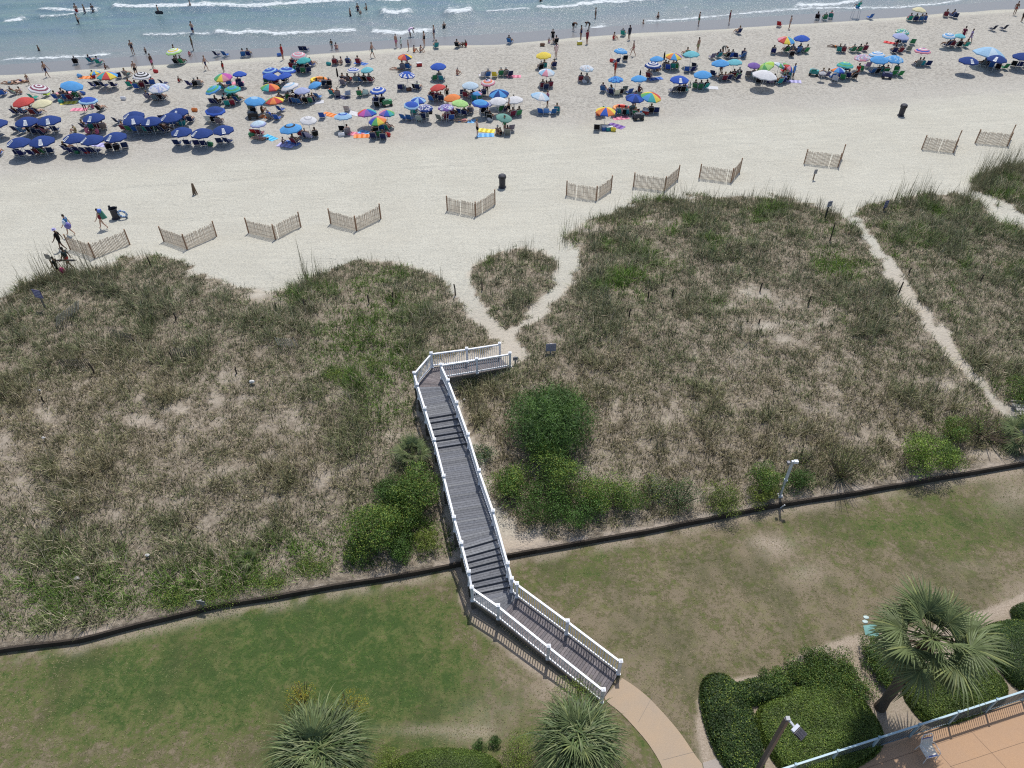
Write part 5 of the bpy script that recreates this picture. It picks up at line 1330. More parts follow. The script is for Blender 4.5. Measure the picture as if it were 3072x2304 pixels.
DATA_U = '''
A 1100 480 125 w:yl,sb|small yellow and blue parasol near the wet sand
A 1265 570 240 w:rd,yl,sb,og,tq,rd,yl,sb|big rainbow parasol below the small yellow one
A 1675 570 205 r:bk,wh,bk,wh,bk,wh|black and white ringed parasol
A 460 725 235 r:mr,wh,mr,wh,mr,wh|maroon and white ringed parasol|14
A 845 690 250 s:sb|plain sky blue parasol above the red ones|12
A 270 880 250 s:rd|plain red parasol on the left beach
A 490 900 230 s:cr|plain cream parasol beside the red one
A 1040 865 215 e:rb,lb|royal blue parasol with pale rim
A 1880 715 240 f:pl,pb,wh|pale lavender blue patterned parasol
A 310 1115 265 s:nv|navy logo parasol, left of second row|0|0|L
A 575 1100 270 s:nv|navy logo parasol, right of second row|0|0|L
A 1105 1070 255 s:nv|single navy logo parasol behind the front row|0|0|L
A -45 1135 240 s:nv|navy logo parasol at the extreme left|0|0|L
A 1580 1045 250 s:nv|navy logo parasol, back left of crowded row|0|0|L
A 1580 1100 260 s:nv|navy logo parasol, front left of crowded row|0|0|L
A 1790 1108 250 s:nv|navy logo parasol, middle of crowded row|0|0|L
A 215 1360 270 s:nv|navy logo parasol, leftmost of front row|0|0|L
A 490 1345 290 s:nv|navy logo parasol, second of front row|0|0|L
A 875 1310 265 s:nv|navy logo parasol, third of front row|0|0|L
A 1085 1328 270 s:nv|navy logo parasol, fourth of front row|0|0|L
A 1360 1295 265 s:nv|navy logo parasol, fifth of front row|0|0|L
B 215 1003 230 s:nv|navy logo parasol, back right of crowded row|0|0|L
B 125 1065 260 s:nv|navy logo parasol, front right of crowded row|0|0|L
B 250 1235 250 s:nv|navy logo parasol, sixth of front row|0|0|L
B 490 1250 265 s:nv|navy logo parasol, seventh of front row|0|0|L
B 745 1212 250 s:nv|navy logo parasol, last of front row|0|0|L
B 650 985 235 e:nv,rb|navy parasol over the white striped chair
B 160 285 190 r:wh,lg,wh,yl,wh,lg|lime and white ringed parasol by the water
B 745 590 215 w:mg,pp,rb,tq,gn,yl,pk,mg|magenta and violet rainbow parasol
B 940 550 165 s:rb|small plain blue parasol beside the violet rainbow
B 625 735 200 r:gn,tq,sb,tq,gn,sb|left of two teal green parasols|-16
B 855 730 195 r:tq,gn,sb,tq,gn,tq|right of two teal green parasols
B 1300 515 190 r:rb,lb,rb,rb,lb,rb|left of two blue ringed parasols
B 1500 508 210 r:rb,lb,rb,rb,lb,rb|right of two blue ringed parasols
B 1310 582 190 s:rb|left low blue parasol below the ringed pair|10
B 1470 574 180 s:rb|right low blue parasol below the ringed pair|-10
B 1640 330 190 r:pk,gy,pk,wh,pk,gy|pink and grey ringed parasol at the wet sand
B 1700 390 170 s:tq|turquoise parasol over the crowded chairs
B 1300 710 220 w:og,pk,rd,yl,gn,tq,rd,og|rainbow parasol below the blue pair
B 1535 700 220 r:lb,wh,wh,lb,wh,wh|white parasol with pale blue rings|-14
B 1680 748 190 s:pb|pale violet parasol in the middle crowd
B 1830 680 165 s:sb|sky blue parasol beside the inflatable ring|-14
B 1120 870 240 r:lb,lb,sb,sb,sb,sb|large bright blue domed parasol
B 1355 865 220 w:rd,yl,tq,gn,rd,og,rd,yl|red yellow and green wedge parasol
B 1160 1140 190 e:pl,pb|very pale blue parasol over the red chairs
B 1545 1195 270 v:sb,bk|bright blue parasol with black vent ring
B 1755 1095 200 v:wh,gy|white parasol with grey vent ring
C 395 505 155 r:rb,wh,rb,wh,rb,wh|small blue and white ringed parasol
C 555 500 155 s:aqua|light aqua parasol beside the small ringed one
C 1005 350 175 w:rd,yl,nv,rd,og,rd,nv,yl|red yellow navy parasol near the water
C 1030 560 190 d:rb,wh|blue parasol with white circles
C 1400 460 190 s:rb|plain royal blue parasol behind the red orange one
C 685 745 190 r:nv,wh,rb,rb,wh,rb|navy parasol with white rings
C 1395 710 190 s:rd|plain red orange parasol|-8
C 1565 830 200 s:og|plain orange parasol in the central cluster
C 1165 860 180 w:rb,lb,rb,lb,rb,lb,rb,lb|two tone blue wedge parasol
C 1085 918 190 e:rb,lb|blue parasol over the striped chairs
C 1245 950 185 f:nv,lav,wh,nv|navy parasol with white flecks
C 1490 945 190 f:pp,pb,wh,pp|violet parasol with white flecks
C 1660 895 200 s:lg|plain light green parasol
C 1780 685 200 s:pl|pale blue parasol in the central cluster
C 1860 718 120 w:sb,sb,sb,pk|small blue and pink parasol
D 95 650 170 r:rb,wh,pk,og,wh,pk|red white and blue ringed parasol
C 270 1050 215 v:lb,rb|pale blue parasol with dark ring at the front
C 555 1010 235 w:gn,yl,og,rd,mg,pp,rb,tq|left rainbow parasol of the front trio
C 790 1012 190 w:yl,og,rd,pk,pp,rb,tq,gn|right rainbow parasol of the front trio
C 680 1100 215 w:pk,rd,mg,pp,rb,gn,yl,og|nearest rainbow parasol of the front trio
C 1900 895 205 e:sb,rb|bright blue parasol with dark rim, centre cluster
D 225 785 240 w:sb,nv,sb,nv,sb,nv,sb,nv|blue parasol with navy wedges
D 80 850 130 s:pb|pale violet parasol of the central cluster
D 215 870 205 s:wh|left of two plain white parasols
D 410 855 205 s:wh|right of two plain white parasols
D 285 1065 195 s:sg|grey green parasol at the front centre|10
D 755 330 185 s:yl|plain yellow parasol near the wet sand
D 790 530 195 w:lb,wh,pl,wh,lb,pk,wh,pl|pastel blue and white wedge parasol
D 715 815 230 w:pl,wh,pl,lb,pl,wh,pl,lb|pale blue parasol with white stripes|12
D 1265 480 170 f:pl,wh,gy,wh|white parasol with faint floral print
D 1670 280 165 r:sb,lb,sb,lb,sb,sb|blue ringed parasol by the wet sand
D 1610 615 185 f:sb,sb,sb,rb|medium blue speckled parasol
D 1885 605 190 s:sb|bright sky blue parasol with folded top below
D 1835 835 225 w:rb,nv|pointed royal blue parasol
D 1490 990 245 w:yl,sb,gn,yl,og,rb,og,yl|rainbow parasol over the blue cooler
E 155 605 200 r:wh,nv,wh,nv,wh,nv|navy and white ringed parasol
E 200 530 165 s:sb|sky blue parasol behind the navy ringed one
E 400 500 200 w:og,sb,pl,yl,og,sb,yl,pp|orange and blue wedge parasol
E 610 475 195 s:aqua|aqua parasol beside the orange wedge one
E 955 582 215 s:sb|left of two touching sky blue parasols
E 1120 570 190 s:aqua|right of two touching sky blue parasols
E 470 775 225 s:rb|eight sided royal blue parasol|0|0|L
E 745 715 215 s:sb|blue parasol below the touching pair
E 1355 605 150 s:pp|small dark violet parasol
E 1490 625 210 w:lg,gn,lg,lime|lime green parasol leaning right|-32
E 1650 605 150 w:pl,gn,sb,wh|pale blue and green striped parasol|24
E 1760 630 155 w:rd,pk,rb,gn|red and green wedge parasol leaning left|34
E 1480 725 300 s:wh|wide plain white canopy in the right cluster
E 130 978 250 w:rd,og,yl,gn,sb,tq,yl,rd|largest rainbow parasol right of centre
E 1735 310 205 w:tq,yl,og,pk,rd,yl,sb,tq|teal and yellow rainbow parasol, upper right
E 1920 287 185 s:rb|royal blue parasol beside the teal rainbow
F 1180 90 135 s:cr|pale yellow parasol at the water on the right
F 1015 305 135 f:sg,wh,tq,lg|small green flecked parasol, far right group
F 1000 352 160 s:pb|flat violet blue parasol below the green flecked one
F 1475 345 125 r:lb,wh,lb,sb,wh,lb|light blue ringed parasol, far right
F 1580 347 115 s:aqua|aqua parasol touching the light blue ringed one
F 1215 495 155 r:rb,pk,wh,pk,rb,pk|pink and blue ringed parasol
F 620 560 155 f:pk,gy,wh,lav|pink lace patterned parasol
F 765 530 155 r:wh,lb,wh,sb,wh,lb|white and aqua ringed parasol
F 785 582 175 s:sb|plain blue parasol under the white aqua one
F 935 577 180 f:sb,sb,lb|blue patterned parasol beside the plain blue
F 450 635 165 r:tq,lg,tq,tq,gn,tq|teal green parasol, lower right cluster
F 380 682 140 w:sb,rb,lb,og|blue wedge parasol below the teal green one
F 240 665 75 s:gy|tiny grey sun parasol
F 1670 592 190 s:nv|navy logo parasol with empty shade|0|0|L
F 1950 575 190 s:nv|navy logo parasol by the light blue canopy|0|0|L
F 2205 552 190 s:nv|navy logo parasol at the right edge|0|0|L
F 1870 520 300 w:lb,pl,lb,lb|wide light blue shade canopy
'''
for ln in DATA_U.strip().splitlines():
    a = ln.split('|'); h = a[0].split(); d = a[1]
    t = float(a[2]) if len(a) > 2 else random.uniform(-6, 6); le = float(a[3]) if len(a) > 3 and a[3] else random.uniform(-5, 5)
    parasol(h[0], float(h[1]), float(h[2]), float(h[3]), h[4], d, t, le, logo=random.choice((-1.9, -1.6, -2.3, -1.2)) if len(a) > 4 else False)

# items: crop, then kind x y colour.  S seated in chair, c empty chair, g seated on the ground, l lying, p standing, w walking, h hands on hips, b bending, k child standing, B bag, K cooler, W wagon, t towel
DATA_I = {
'A': '''p 1815 492 pink;w 570 597 navy;k 350 690 lav;S 910 440 dark;S 1105 428 navy;S 1195 445 lav;g 1250 500 red;c 1415 605 navy;S 1525 590 teal;p 1625 590 black;B 1850 545 red;l 110 680 grey;l 190 672 black;l 265 660 navy
S 60 812 navy;S 5 800 red;S 195 805 white;g 260 800 lav;c 575 820 lime;c 430 858 teal;t 745 795 pink;S 700 860 black;S 800 860 maroon;S 860 865 red;S 930 840 green;B 985 805 blue;t 820 905 yellow;B 730 905 teal;S 770 830 red
c 1140 715 navy;c 1195 705 black;c 1265 715 navy;c 1370 712 navy;g 1120 615 red;t 1030 605 orange;B 950 600 sky;g 1210 630 maroon;g 1320 628 red;S 1565 712 red;S 1640 735 green;S 1700 720 black;c 1765 690 navy;S 1815 690 red;c 1968 690 navy;S 1785 860 navy;S 1850 870 black;S 1900 845 white;S 1945 865 grey;B 1468 868 white
S 220 1038 black;S 310 1038 sky;S 420 1040 blue;S 480 1040 navy;p 1020 1012 navy;g 1110 970 pink;S 1215 995 green;t 940 985 pink;c 230 1240 navy;S 300 1255 white;S 385 1250 navy;S 500 1235 sky;c 580 1240 navy;c 680 1240 navy;S 440 1265 red;S 540 1280 pink;c 30 1310 grey
S 1040 1205 blue;S 1110 1215 tan;S 1170 1215 black;S 1240 1215 brown;g 905 1250 tan;g 1040 1275 pink;g 1170 1275 pink;c 225 1515 navy;c 290 1525 navy;c 415 1520 navy;S 480 1508 black;S 550 1500 white;c 615 1495 navy;S 5 1520 red
S 828 1470 black;c 885 1490 navy;B 915 1500 green;c 960 1485 navy;B 1035 1500 red;c 1050 1490 navy;c 1115 1490 navy;c 1175 1492 navy;S 1310 1450 black;S 1400 1465 dark;c 1490 1435 navy;t 1205 1405 lav
c 1430 1140 navy;S 1500 1225 navy;S 1565 1235 black;S 1630 1240 pink;S 1690 1240 dark;S 1745 1240 white;S 1805 1245 navy;S 1860 1230 black;S 1925 1225 lav;c 1940 1110 navy;c 1990 1130 navy''',
'B': '''w 555 515 navy;k 760 540 red;p 1460 393 red;B 1418 350 blue;c 700 350 navy;c 795 350 blue;S 990 355 black;S 1065 350 grey;c 1690 290 navy;c 1742 290 navy;g 350 345 pink;S 215 443 black;S 282 440 brown;p 195 385 grey
g 225 658 red;c 378 700 navy;S 425 705 navy;S 488 700 black;S 760 745 black;S 825 690 navy;S 935 685 grey;c 972 715 navy;t 900 672 pink;c 640 910 navy;S 710 920 navy;S 785 890 teal;S 845 870 teal;S 895 860 black;S 945 890 green;S 810 935 black;S 870 930 grey
S 1575 490 black;S 1615 520 navy;S 1650 540 black;S 1700 545 grey;S 1745 510 pink;S 1600 450 red;S 1815 465 brown;S 1690 490 navy;S 1760 540 dark;S 1260 665 black;S 1330 665 black;S 1385 670 dark;S 1490 655 green;c 1420 745 green;S 1375 720 navy
S 1890 710 pink;S 1955 700 grey;S 2010 700 maroon;B 1975 730 dark;S 1450 880 brown;S 1520 860 black;S 1590 850 navy;S 1650 850 red;S 1560 900 maroon;S 1620 905 black;S 1680 915 dark;S 1735 905 navy;S 1790 900 black;c 1890 850 sky;S 1830 885 teal;t 1850 900 white
c 1455 1000 blue;c 1085 980 grey;S 1110 1025 brown;g 1210 1020 brown;t 1270 1070 orange;g 1290 1080 pink;S 1330 1090 blue;c 1405 1100 blue;W 1110 1090 black;c 595 1120 white;S 650 1125 black;S 720 1150 tan;B 415 1005 orange;S 380 1125 red;S 300 1120 maroon;S 240 1140 teal;S 170 1160 black;S 100 1150 navy;S 40 1230 black;S 90 1250 dark;B 270 1165 teal
c 225 1400 navy;c 345 1400 navy;c 455 1405 navy;c 540 1410 navy;B 600 1410 green;c 725 1380 navy;c 832 1378 navy;g 1455 1385 navy;t 1490 1410 lav;t 1560 1385 blue;S 1615 1380 green;S 1690 1295 black;S 1740 1310 black;c 1790 1320 lav;S 1840 1300 grey;c 1130 1275 red;c 1205 1280 maroon;l 1190 1335 pink;t 1300 1320 cyan;B 1090 1300 green;c 1935 1078 blue;t 2010 1045 orange''',
'C': '''b 1070 125 white;p 1355 160 navy;p 1240 237 black;p 905 250 pink;k 965 250 white;k 1050 282 orange;g 1110 302 orange;g 1190 298 sky;S 1370 250 black;k 145 275 teal;g 195 272 pink;S 1640 243 maroon;g 1690 245 white;g 1735 240 red;w 625 367 grey
S 175 445 blue;c 205 440 navy;S 345 443 blue;S 465 440 black;t 485 438 blue;B 105 458 teal;g 265 448 white;S 990 505 grey;S 1055 500 navy;l 920 510 grey;K 1178 468 red;S 285 690 black;S 365 655 red;S 440 655 navy;S 500 658 maroon;S 552 652 tan;S 612 655 navy;S 300 650 dark
S 165 812 orange;S 212 825 red;c 325 820 lav;t 260 838 navy;S 482 820 orange;c 540 810 white;c 580 805 grey;c 955 745 navy;c 990 742 grey;c 1145 740 black;B 1055 760 brown;S 1175 745 white;c 1350 635 green;S 1405 620 tan;c 1450 640 teal;g 1625 572 red;c 1915 595 white;S 1980 595 navy
S 655 905 lav;S 735 905 blue;c 690 950 black;W 800 940 green;S 1320 840 red;S 1380 860 pink;S 1340 880 dark;S 1440 875 black;p 1510 895 black;c 1690 805 navy;S 1740 835 tan;S 1800 850 black;S 1840 870 navy;S 1880 850 maroon;S 1925 815 lav;p 1978 820 black
c 1010 1100 blue;c 1075 1105 blue;S 1130 1030 black;S 1110 990 navy;c 1180 1115 silver;S 1215 1090 tan;c 1255 1080 grey;B 1300 1030 black;S 1485 1095 lav;c 1435 1105 grey;c 1550 1105 blue;S 1605 1060 blue;c 1675 1035 blue;S 1735 1050 navy;S 1790 1020 black;l 1690 1125 pink;t 1740 1120 sky;p 1865 1295 black;t 1960 1290 sky;t 1975 1235 yellow
c 275 1235 black;S 320 1265 black;B 258 1300 white;t 430 1275 pink;t 500 1300 orange;t 550 1262 sky;S 650 1260 brown;S 700 1215 black;S 740 1220 white;S 820 1225 red;S 780 1210 green;c 720 1300 green;c 670 1300 black;S 640 1320 dark;S 760 1330 black;B 805 1300 red;t 395 1030 white;c 330 1000 beige''',
'D': '''b 1105 50 black;b 1290 45 dark;p 1195 162 navy;p 1265 207 maroon;g 1580 155 red;S 1700 105 navy;p 1765 158 dark;S 360 195 dark;p 860 197 black;g 815 195 white;S 890 198 white;B 740 232 brown;p 900 372 white;w 1810 348 pink;p 1595 580 red;c 1605 435 navy;c 1712 400 black;B 1565 420 red;K 1180 212 yellow
S 710 505 maroon;S 760 490 black;S 870 480 red;c 180 595 yellow;S 245 580 black;S 290 582 brown;c 350 585 navy;t 400 592 pink;S 735 725 black;S 780 740 grey;S 820 715 white;S 1190 645 grey;S 1275 655 tan;B 1238 665 white;S 1465 765 navy;S 1530 790 black;S 1565 800 white;c 1610 810 white;c 1650 800 black;c 1700 765 grey;c 1755 795 blue
g 1880 775 brown;p 800 945 pink;c 730 1030 blue;c 790 1030 sky;c 855 1035 blue;S 915 1010 lav;S 95 1065 grey;S 130 1100 black;S 30 1020 black;c 230 1000 green;c 290 1000 navy;w 345 1050 black;S 375 1060 dark;S 445 1050 purple;B 120 1115 white;p 295 1265 green;g 205 1280 brown;g 250 1290 black;c 360 1225 grey;S 330 1275 navy
c 1400 1060 red;S 1430 1050 orange;c 1590 1045 blue;c 1385 1220 black;K 1480 1225 blue;K 1530 1230 teal;t 1615 1180 purple;B 1580 1240 yellow;S 1650 1035 green;S 1700 1040 grey;S 1745 1040 pink;S 1790 1010 teal;t 1670 1085 pink;c 1830 1035 black;W 1875 1105 dark;B 1880 1045 sky;K 1965 1015 red;p 1828 965 maroon;S 1855 1060 brown''',
'E': '''p 690 140 green;p 1050 128 maroon;S 1150 240 green;c 1650 155 red;h 1765 187 blue;S 530 500 white;p 680 465 tan;c 840 535 grey;S 915 525 navy;S 1010 525 green;S 1070 525 black;c 1140 530 navy;c 1190 525 blue;S 1230 510 navy;b 975 490 grey
S 285 650 black;S 330 665 navy;S 385 655 maroon;S 430 655 green;l 170 685 grey;c 550 690 blue;c 600 690 navy;c 650 650 dark;p 950 735 maroon;c 870 740 navy;S 930 795 black;S 985 795 tan;S 1030 790 beige;S 1080 760 black;S 1130 785 green;S 1150 740 grey;c 370 930 grey;S 440 930 black;S 490 930 navy;S 540 925 lav;g 590 880 white
S 660 890 black;S 700 895 navy;S 755 890 black;t 835 885 white;c 1275 745 grey;S 1310 745 teal;S 1370 790 navy;S 1400 825 teal;S 1460 800 maroon;S 1500 830 tan;S 1540 830 grey;S 1590 820 black;S 1630 835 brown;S 1680 820 lav;S 1720 800 black;S 1730 735 orange;c 1690 700 red;p 1805 770 sky;t 1820 810 lav;S 1760 760 green
K 65 1195 red;S 120 1175 maroon;c 185 1175 navy;B 15 1235 teal;S 110 765 navy;t 185 778 blue;S 1575 475 black;S 1715 460 black;S 1785 510 navy;S 1790 455 dark;S 1850 470 blue;S 1895 455 navy;S 1945 465 white;c 2035 725 teal''',
'F': '''S 170 190 grey;S 235 195 black;S 300 180 pink;S 1070 205 pink;S 1130 210 green;S 1175 210 dark;S 1225 205 black;S 1430 165 black;S 1480 168 blue;c 1525 178 navy;c 1880 300 dark;c 1985 295 dark;c 955 430 black;S 1015 430 maroon;c 1100 435 green;t 895 425 red
l 345 470 orange;S 385 515 navy;S 420 515 white;S 500 512 teal;S 560 515 black;S 625 500 teal;S 915 522 blue;S 970 520 black;c 1065 505 sage;S 1430 460 navy;S 1495 455 red;S 1555 462 green;S 1615 465 pink;p 1590 410 maroon;w 1665 425 lav;S 1150 650 black;S 1190 650 white;c 1250 650 navy;S 1780 650 dark;S 1830 655 black;S 1880 670 navy;S 1945 685 maroon;c 2000 680 green
c 2100 655 black;c 2150 660 navy;c 2200 665 dark;W 130 745 teal;S 200 755 navy;S 240 760 white;c 300 775 blue;c 345 800 white;S 385 765 black;c 420 785 green;S 465 770 white;S 510 775 brown;p 545 785 red;c 600 700 green;c 655 665 lav;c 695 725 blue;S 740 725 green;S 790 715 teal;S 835 725 red;W 850 775 navy;c 905 745 green;S 950 710 tan;c 965 750 green;p 2110 150 red;p 2185 215 black;S 440 700 black''',
}
C_['sage'] = (.20,.28,.20); U_['sage'] = C_['sage']
CN = {'lav':'lavender', 'sky':'sky blue', 'dark':'charcoal', 'sage':'sage green', 'silver':'silver grey'}
ITEMS = []
for cr, txt in DATA_I.items():
    ox, oy, sc = CROPS[cr]
    for it in txt.replace('\n', ';').split(';'):
        k, a, b, col = it.split(); px, py = ox+float(a)/sc, oy+float(b)/sc
        p = on_ground(px, py); ITEMS.append([k, p, col])
# a label for each: kind and colour, then the nearest parasol, then which one of its likes
KIND = {'c': ('{c} folding beach chair', 'beach_chair'), 'sc': ('{c} chair with a sitter', ''), 'S': ('seated person in {c}', ''), 'g': ('person in {c} sitting low', ''), 'l': ('person in {c} lying', ''), 'p': ('standing person in {c}', ''),
        'w': ('walking person in {c}', ''), 'h': ('person in {c}, hands on hips', ''), 'b': ('person in {c} bending', ''), 'k': ('child in {c}', ''), 'B': ('{c} bag', ''), 'K': ('{c} cooler', ''), 'W': ('{c} beach wagon', ''), 't': ('{c} towel', '')}
ORD = ['leftmost', 'second', 'third', 'fourth', 'fifth', 'sixth', 'seventh', 'eighth']
keyed = {}
def place_key(p):
    d = [((p.x-u[0])**2+((p.y-u[1])*1.0)**2, u[2]) for u in UMB]; d.sort(); q = d[0][0]**.5
    return ('under the ' if q < 1.25 else 'near the ' if q < 4.5 else 'away from the ') + d[0][1].split(',')[0] + ((', ' + d[0][1].split(', ')[1]) if ', ' in d[0][1] else '')
ALL = []
for k, p, col in ITEMS:
    pk = place_key(p)
    for kk in (['S', 'sc'] if k == 'S' else [k]):
        # the chair of a sitter gets its own colour
        cc = col if kk != 'sc' else random.choice(['navy', 'blue', 'green', 'black', 'grey', 'teal', 'navy', 'maroon'])
        ALL.append([kk, p, cc, pk])
for i, q in enumerate(ALL): keyed.setdefault((KIND[q[0]][0], q[2], q[3]), []).append(i)
LAB = {}
for (kd, col, pk), idx in keyed.items():
    idx.sort(key=lambda i: ALL[i][1].x)
    for r, i in enumerate(idx):
        s = kd.format(c=CN.get(col, col)) + ' ' + pk
        if len(idx) > 1: s = (ORD[r] if r < len(idx)-1 or r == 0 else 'rightmost') + ' ' + s
        LAB[i] = ' '.join(s.split()[:16])
last_rz = 0
for i, (k, p, col, pk) in enumerate(ALL):
    lab = LAB[i]; face = random.uniform(-.55, .45)
    if k == 'S': last_rz = face; person('sit', random.choice(['shorts', 'suit', 'bikini', 'shirt', 'full']), p, face, col, lab, 1.0, hat='beige' if random.random() < .12 else None)
    elif k == 'sc': chair(p, last_rz, col, lab, 'folding beach chairs')
    elif k == 'c': chair(p, face, col, lab, 'folding beach chairs')
    elif k == 'g': person('ground', random.choice(['shorts', 'suit', 'bikini', 'full']), p, random.uniform(-2.5, 2.5), col, lab, random.choice((1, .9, .7)))
    elif k == 'l':
        person('lie', random.choice(['suit', 'bikini', 'shorts']), (p.x, p.y, p.z+.03), random.uniform(1.2, 1.9), col, lab)
    elif k in 'pwhbk':
        pose = {'p': 'stand', 'w': 'walk', 'h': 'hips', 'b': 'bend', 'k': 'stand'}[k]
        person(pose, random.choice(['shorts', 'suit', 'bikini', 'full', 'shirt']) if col not in ('navy', 'black', 'grey') else random.choice(['full', 'shorts', 'suit']), p, random.uniform(-3.1, 3.1) if k != 'w' else random.choice((-1.7, 1.5)), col, lab, .72 if k == 'k' else random.uniform(.93, 1.04))
    elif k == 't': flat_towel(p, random.uniform(.9, 1.9), col, lab)
    elif k in 'BKW': bag(p, random.uniform(-.6, .6), col, lab, {'B': 'bag', 'K': 'cooler', 'W': 'wagon'}[k])
def it(cr, a, b): ox, oy, sc = CROPS[cr]; return on_ground(ox+a/sc, oy+b/sc)
ring_float(it('B', 1885, 655), .78, [(.85,.30,.05), (.85,.60,.05), (.80,.20,.06)], 'orange and yellow inflatable ring behind the sky blue parasol')
ring_float(it('D', 1670, 990), .72, [(.75,.06,.04), (.85,.35,.12), (.75,.06,.04)], 'red and orange inflatable ring right of the rainbow cooler parasol')
# closed parasols standing upright
for cr, a, b, c, lab in (('C',225,690,'black','closed dark parasol standing left of the aqua parasol'),('E',270,650,'black','closed black parasol left of the orange and blue wedge parasol'),('D',400,1020,'dark','closed dark parasol under the right white parasol'),('D',1880,720,'dark','closed dark parasol under the bright sky blue parasol')):
    p = it(cr, a, b); o = empty('closed_umbrella', p); tag(o, lab, 'closed umbrella')
    m = MB(); m.tube([(0,0,-.1), (0,0,1.9)], .018, 6, (.6,.6,.6)); m.build('pole', MAT['metal'], o)
    m = MB(); m.tube([(0,0,.85), (0,0,.95), (0,0,1.6), (0,0,1.85)], [.05,.10,.08,.02], 9, C_[c]); m.build('furled_canopy', MAT['fabric'], o)

# people in the water: waterline pixel, how deep they stand
SEA_P = [('T',645,118,.35,'red',1),('T',712,118,.4,'grey',.95),('T',778,108,.45,'grey',.95),('T',655,200,.45,'black',1),('T',1315,103,.75,'black',1),('T',1585,68,.7,'grey',1),('T',1605,285,.15,'navy',1),('T',325,418,.75,'black',.8),
         ('T',1110,455,.05,'dark',1),('T',1212,443,.3,'black',.6),('T',1608,420,.0,'tan',1),('U',805,128,.75,'dark',1),('U',868,92,.75,'navy',1.02),('U',888,112,.85,'red',.8),('U',940,84,.85,'black',1),('U',1583,232,.9,'black',1),('V',735,150,.45,'black',1.02),
         ('V',1255,148,1.0,'black',1),('V',1133,195,1.25,'black',1),('V',282,10,.9,'black',1)]
names = ['leftmost wader of the far trio, red swimwear','middle wader of the far trio','right wader of the far trio','wader in black closer in than the far trio','bather with dark board in the foam','bather at the far foam line, cut by the picture top','person in dark clothes wading above the lime ringed parasol','swimmer crouching low in the shallows far left',
         'thin wader at the water edge, left beach','child in black sitting at the water edge','person stepping out of the water right of the lime ringed parasol','leftmost bather of the distant group','tallest bather of the distant group','small bather in red of the distant group','right bather of the distant group','lone bather beyond the big standing man','broad bather in black standing beyond the yellow parasol',
         'head and shoulders of a swimmer, right water','dark head of a swimmer, right water','bather beyond the breaking wave, top of the picture']
for (cr, a, b, dep, col, sc), lab in zip(SEA_P, names):
    ox, oy, s = CROPS[cr]; p = at(ox+a/s, oy+b/s, SEA); t = terr(p.x, p.y); z = max(SEA-dep, t) if dep < .3 else SEA-dep
    if p.y - SLOPE*p.x - 21.2 < 80: z = t
    person('stand' if random.random() < .6 else 'carry', random.choice(['shorts', 'suit', 'shorts']), (p.x, p.y, z), random.uniform(-3, 3), col, lab, sc)
# board held by the bather
ox, oy, s = CROPS['T']; p = at(ox+1312/s, oy+78/s, SEA+.75); p.z = SEA+.35
m = MB(); m.tube([(-.55,0,0), (-.45,0,0), (.45,0,0), (.55,0,0)], [.03,.22,.22,.05], 10, (.03,.03,.04)); m.v = [(x, y*.2, z+.0) for x, y, z in m.v]
tag(m.build('body_board', MAT['plastic'], loc=p), 'dark body board held by the bather in the foam', 'body board')

# the five people walking off the beach at the left
def walker(a, b, col, outfit, rz, lab, sc=1.0, **k):
    ox, oy, s = CROPS['L']; p = on_ground(ox+a/s, oy+b/s); o = person('walk', outfit, p, rz, col, lab, sc, **k); return p, o
W1, o1 = walker(930, 790, 'blue', 'full', 1.75, 'walker in blue and white clothes beyond the leftmost sand fence', 1.0, skin=SKIN[1], hair=HAIRC[0])
W2, o2 = walker(1610, 660, 'maroon', 'suit', 1.75, 'walker in dark red swimsuit carrying a folded chair beside the open trash can', .98, skin=SKIN[1], hair=HAIRC[0])
W3, o3 = walker(760, 1100, 'black', 'full', 1.6, 'walker all in black left of the leftmost sand fence', 1.0, skin=SKIN[4], hat='lav')
W4, o4 = walker(930, 1510, 'dark', 'top', 1.6, 'tall walker in charcoal top holding a long board by the brown sign', 1.05, skin=SKIN[4], hair=HAIRC[0])
if ('walk', 'shorts') not in _bm: _bm[('walk', 'shorts')] = body_meshes('walk', 'shorts')
link('shorts', _bm[('walk', 'shorts')][1], o4, color=C_['red'])
W5, o5 = walker(700, 1620, 'black', 'full', 1.6, 'smallest walker at the dune edge carrying a pink bag', .85, skin=SKIN[3], hair=HAIRC[0])
m = MB(); m.box((0,0,0), (.42,.10,.62), Matrix.Rotation(-.35, 3, 'Y'), (.05,.22,.16)); m.box((-.08,0,.38), (.24,.2,.22), None, (.08,.16,.55))
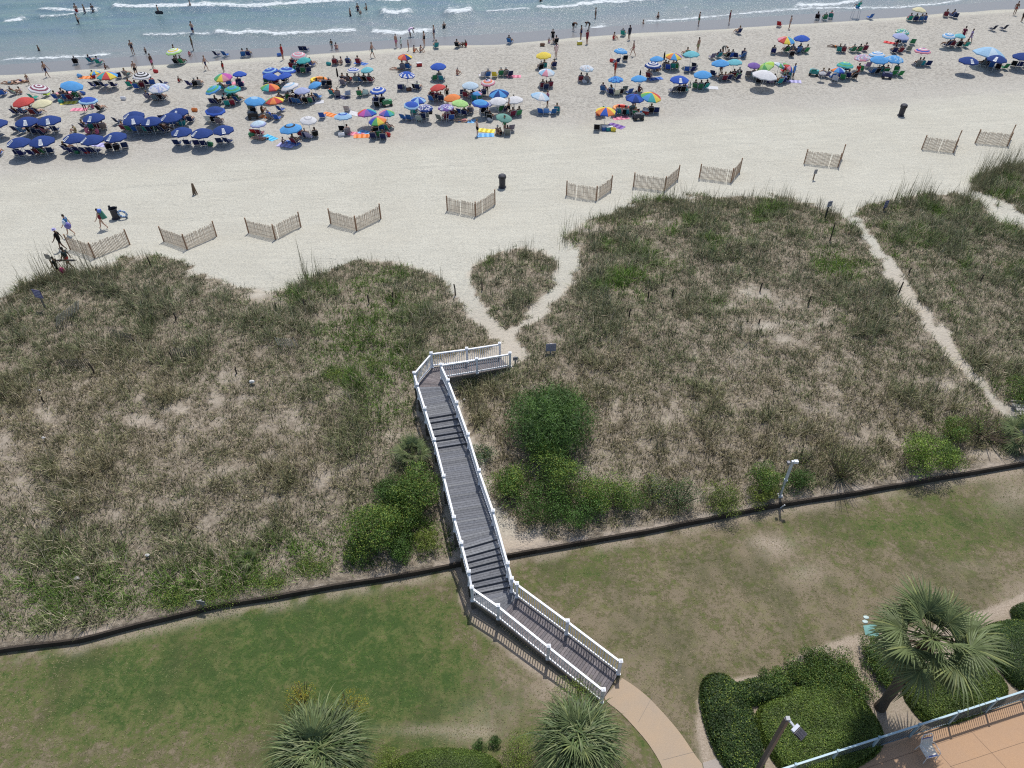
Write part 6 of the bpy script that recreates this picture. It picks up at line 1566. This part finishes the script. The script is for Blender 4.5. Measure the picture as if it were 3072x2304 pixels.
tag(m.build('folded_chair', MAT['plastic'], loc=(W2.x+.26, W2.y, W2.z+1.15)), 'folded green chair with blue bag carried by the swimsuit walker', 'folded chair')
m = MB(); m.ball((0,0,0), (.26,.2,.28), 10, 7, (.16,.14,.42)); m.ball((-.12,-.08,.28), (.14,.1,.24), 8, 6, (.62,.68,.78))
tag(m.build('beach_bag', MAT['plastic'], loc=(W1.x+.12, W1.y-.16, W1.z+.88)), 'blue and white patterned bag carried by the walker in blue', 'bag')
m = MB(); m.tube([(-.75,0,0), (-.5,0,0), (.5,0,.0), (.75,0,.02)], [.02,.07,.07,.02], 8, (.05,.05,.06))
tag(m.build('body_board', MAT['plastic'], loc=(W4.x, W4.y-.15, W4.z+.85)), 'long dark board held by the tall walker', 'board')
m = MB(); m.ball((0,0,0), (.2,.12,.26), 10, 7, (.62,.06,.20)); m.tube([(-.08,0,.2), (0,0,.42), (.08,0,.2)], .012, 5, (.5,.05,.15))
tag(m.build('beach_bag', MAT['plastic'], loc=(W5.x+.30, W5.y-.05, W5.z+.38)), 'bright pink bag carried by the smallest walker', 'bag')
# lifeguard stand
p = it('F', 540, 180); o = empty('lifeguard_stand', p); tag(o, 'small white lifeguard stand in the wet sand with blue parasol', 'lifeguard stand')
m = MB()
for x in (-.45, .45):
    for y in (-.35, .35): m.tube([(x, y, 0), (x*.8, y*.8, 1.2)], .035, 6, (.75,.75,.75))
m.build('legs', MAT['vinyl'], o); m = MB(); m.box((0,0,1.23), (.95,.8,.06), None, (.78,.78,.78)); m.build('platform', MAT['vinyl'], o)
m = MB(); m.box((0,.1,1.5), (.5,.06,.5), None, (.06,.25,.50)); m.box((0,-.05,1.45), (.5,.4,.05), None, (.06,.25,.50)); m.build('seat', MAT['plastic'], o)
person('sit', 'full', (p.x, p.y+.1, p.z+1.2), .2, 'teal', 'lifeguard in teal sitting on the white stand')
for a, b, lab in ((920, 155, 'tall blue and white beach chair standing in the wet sand'),):
    ox, oy, s = CROPS['W']; chair(on_ground(ox+a/s, oy+b/s), .3, 'blue', lab, None)
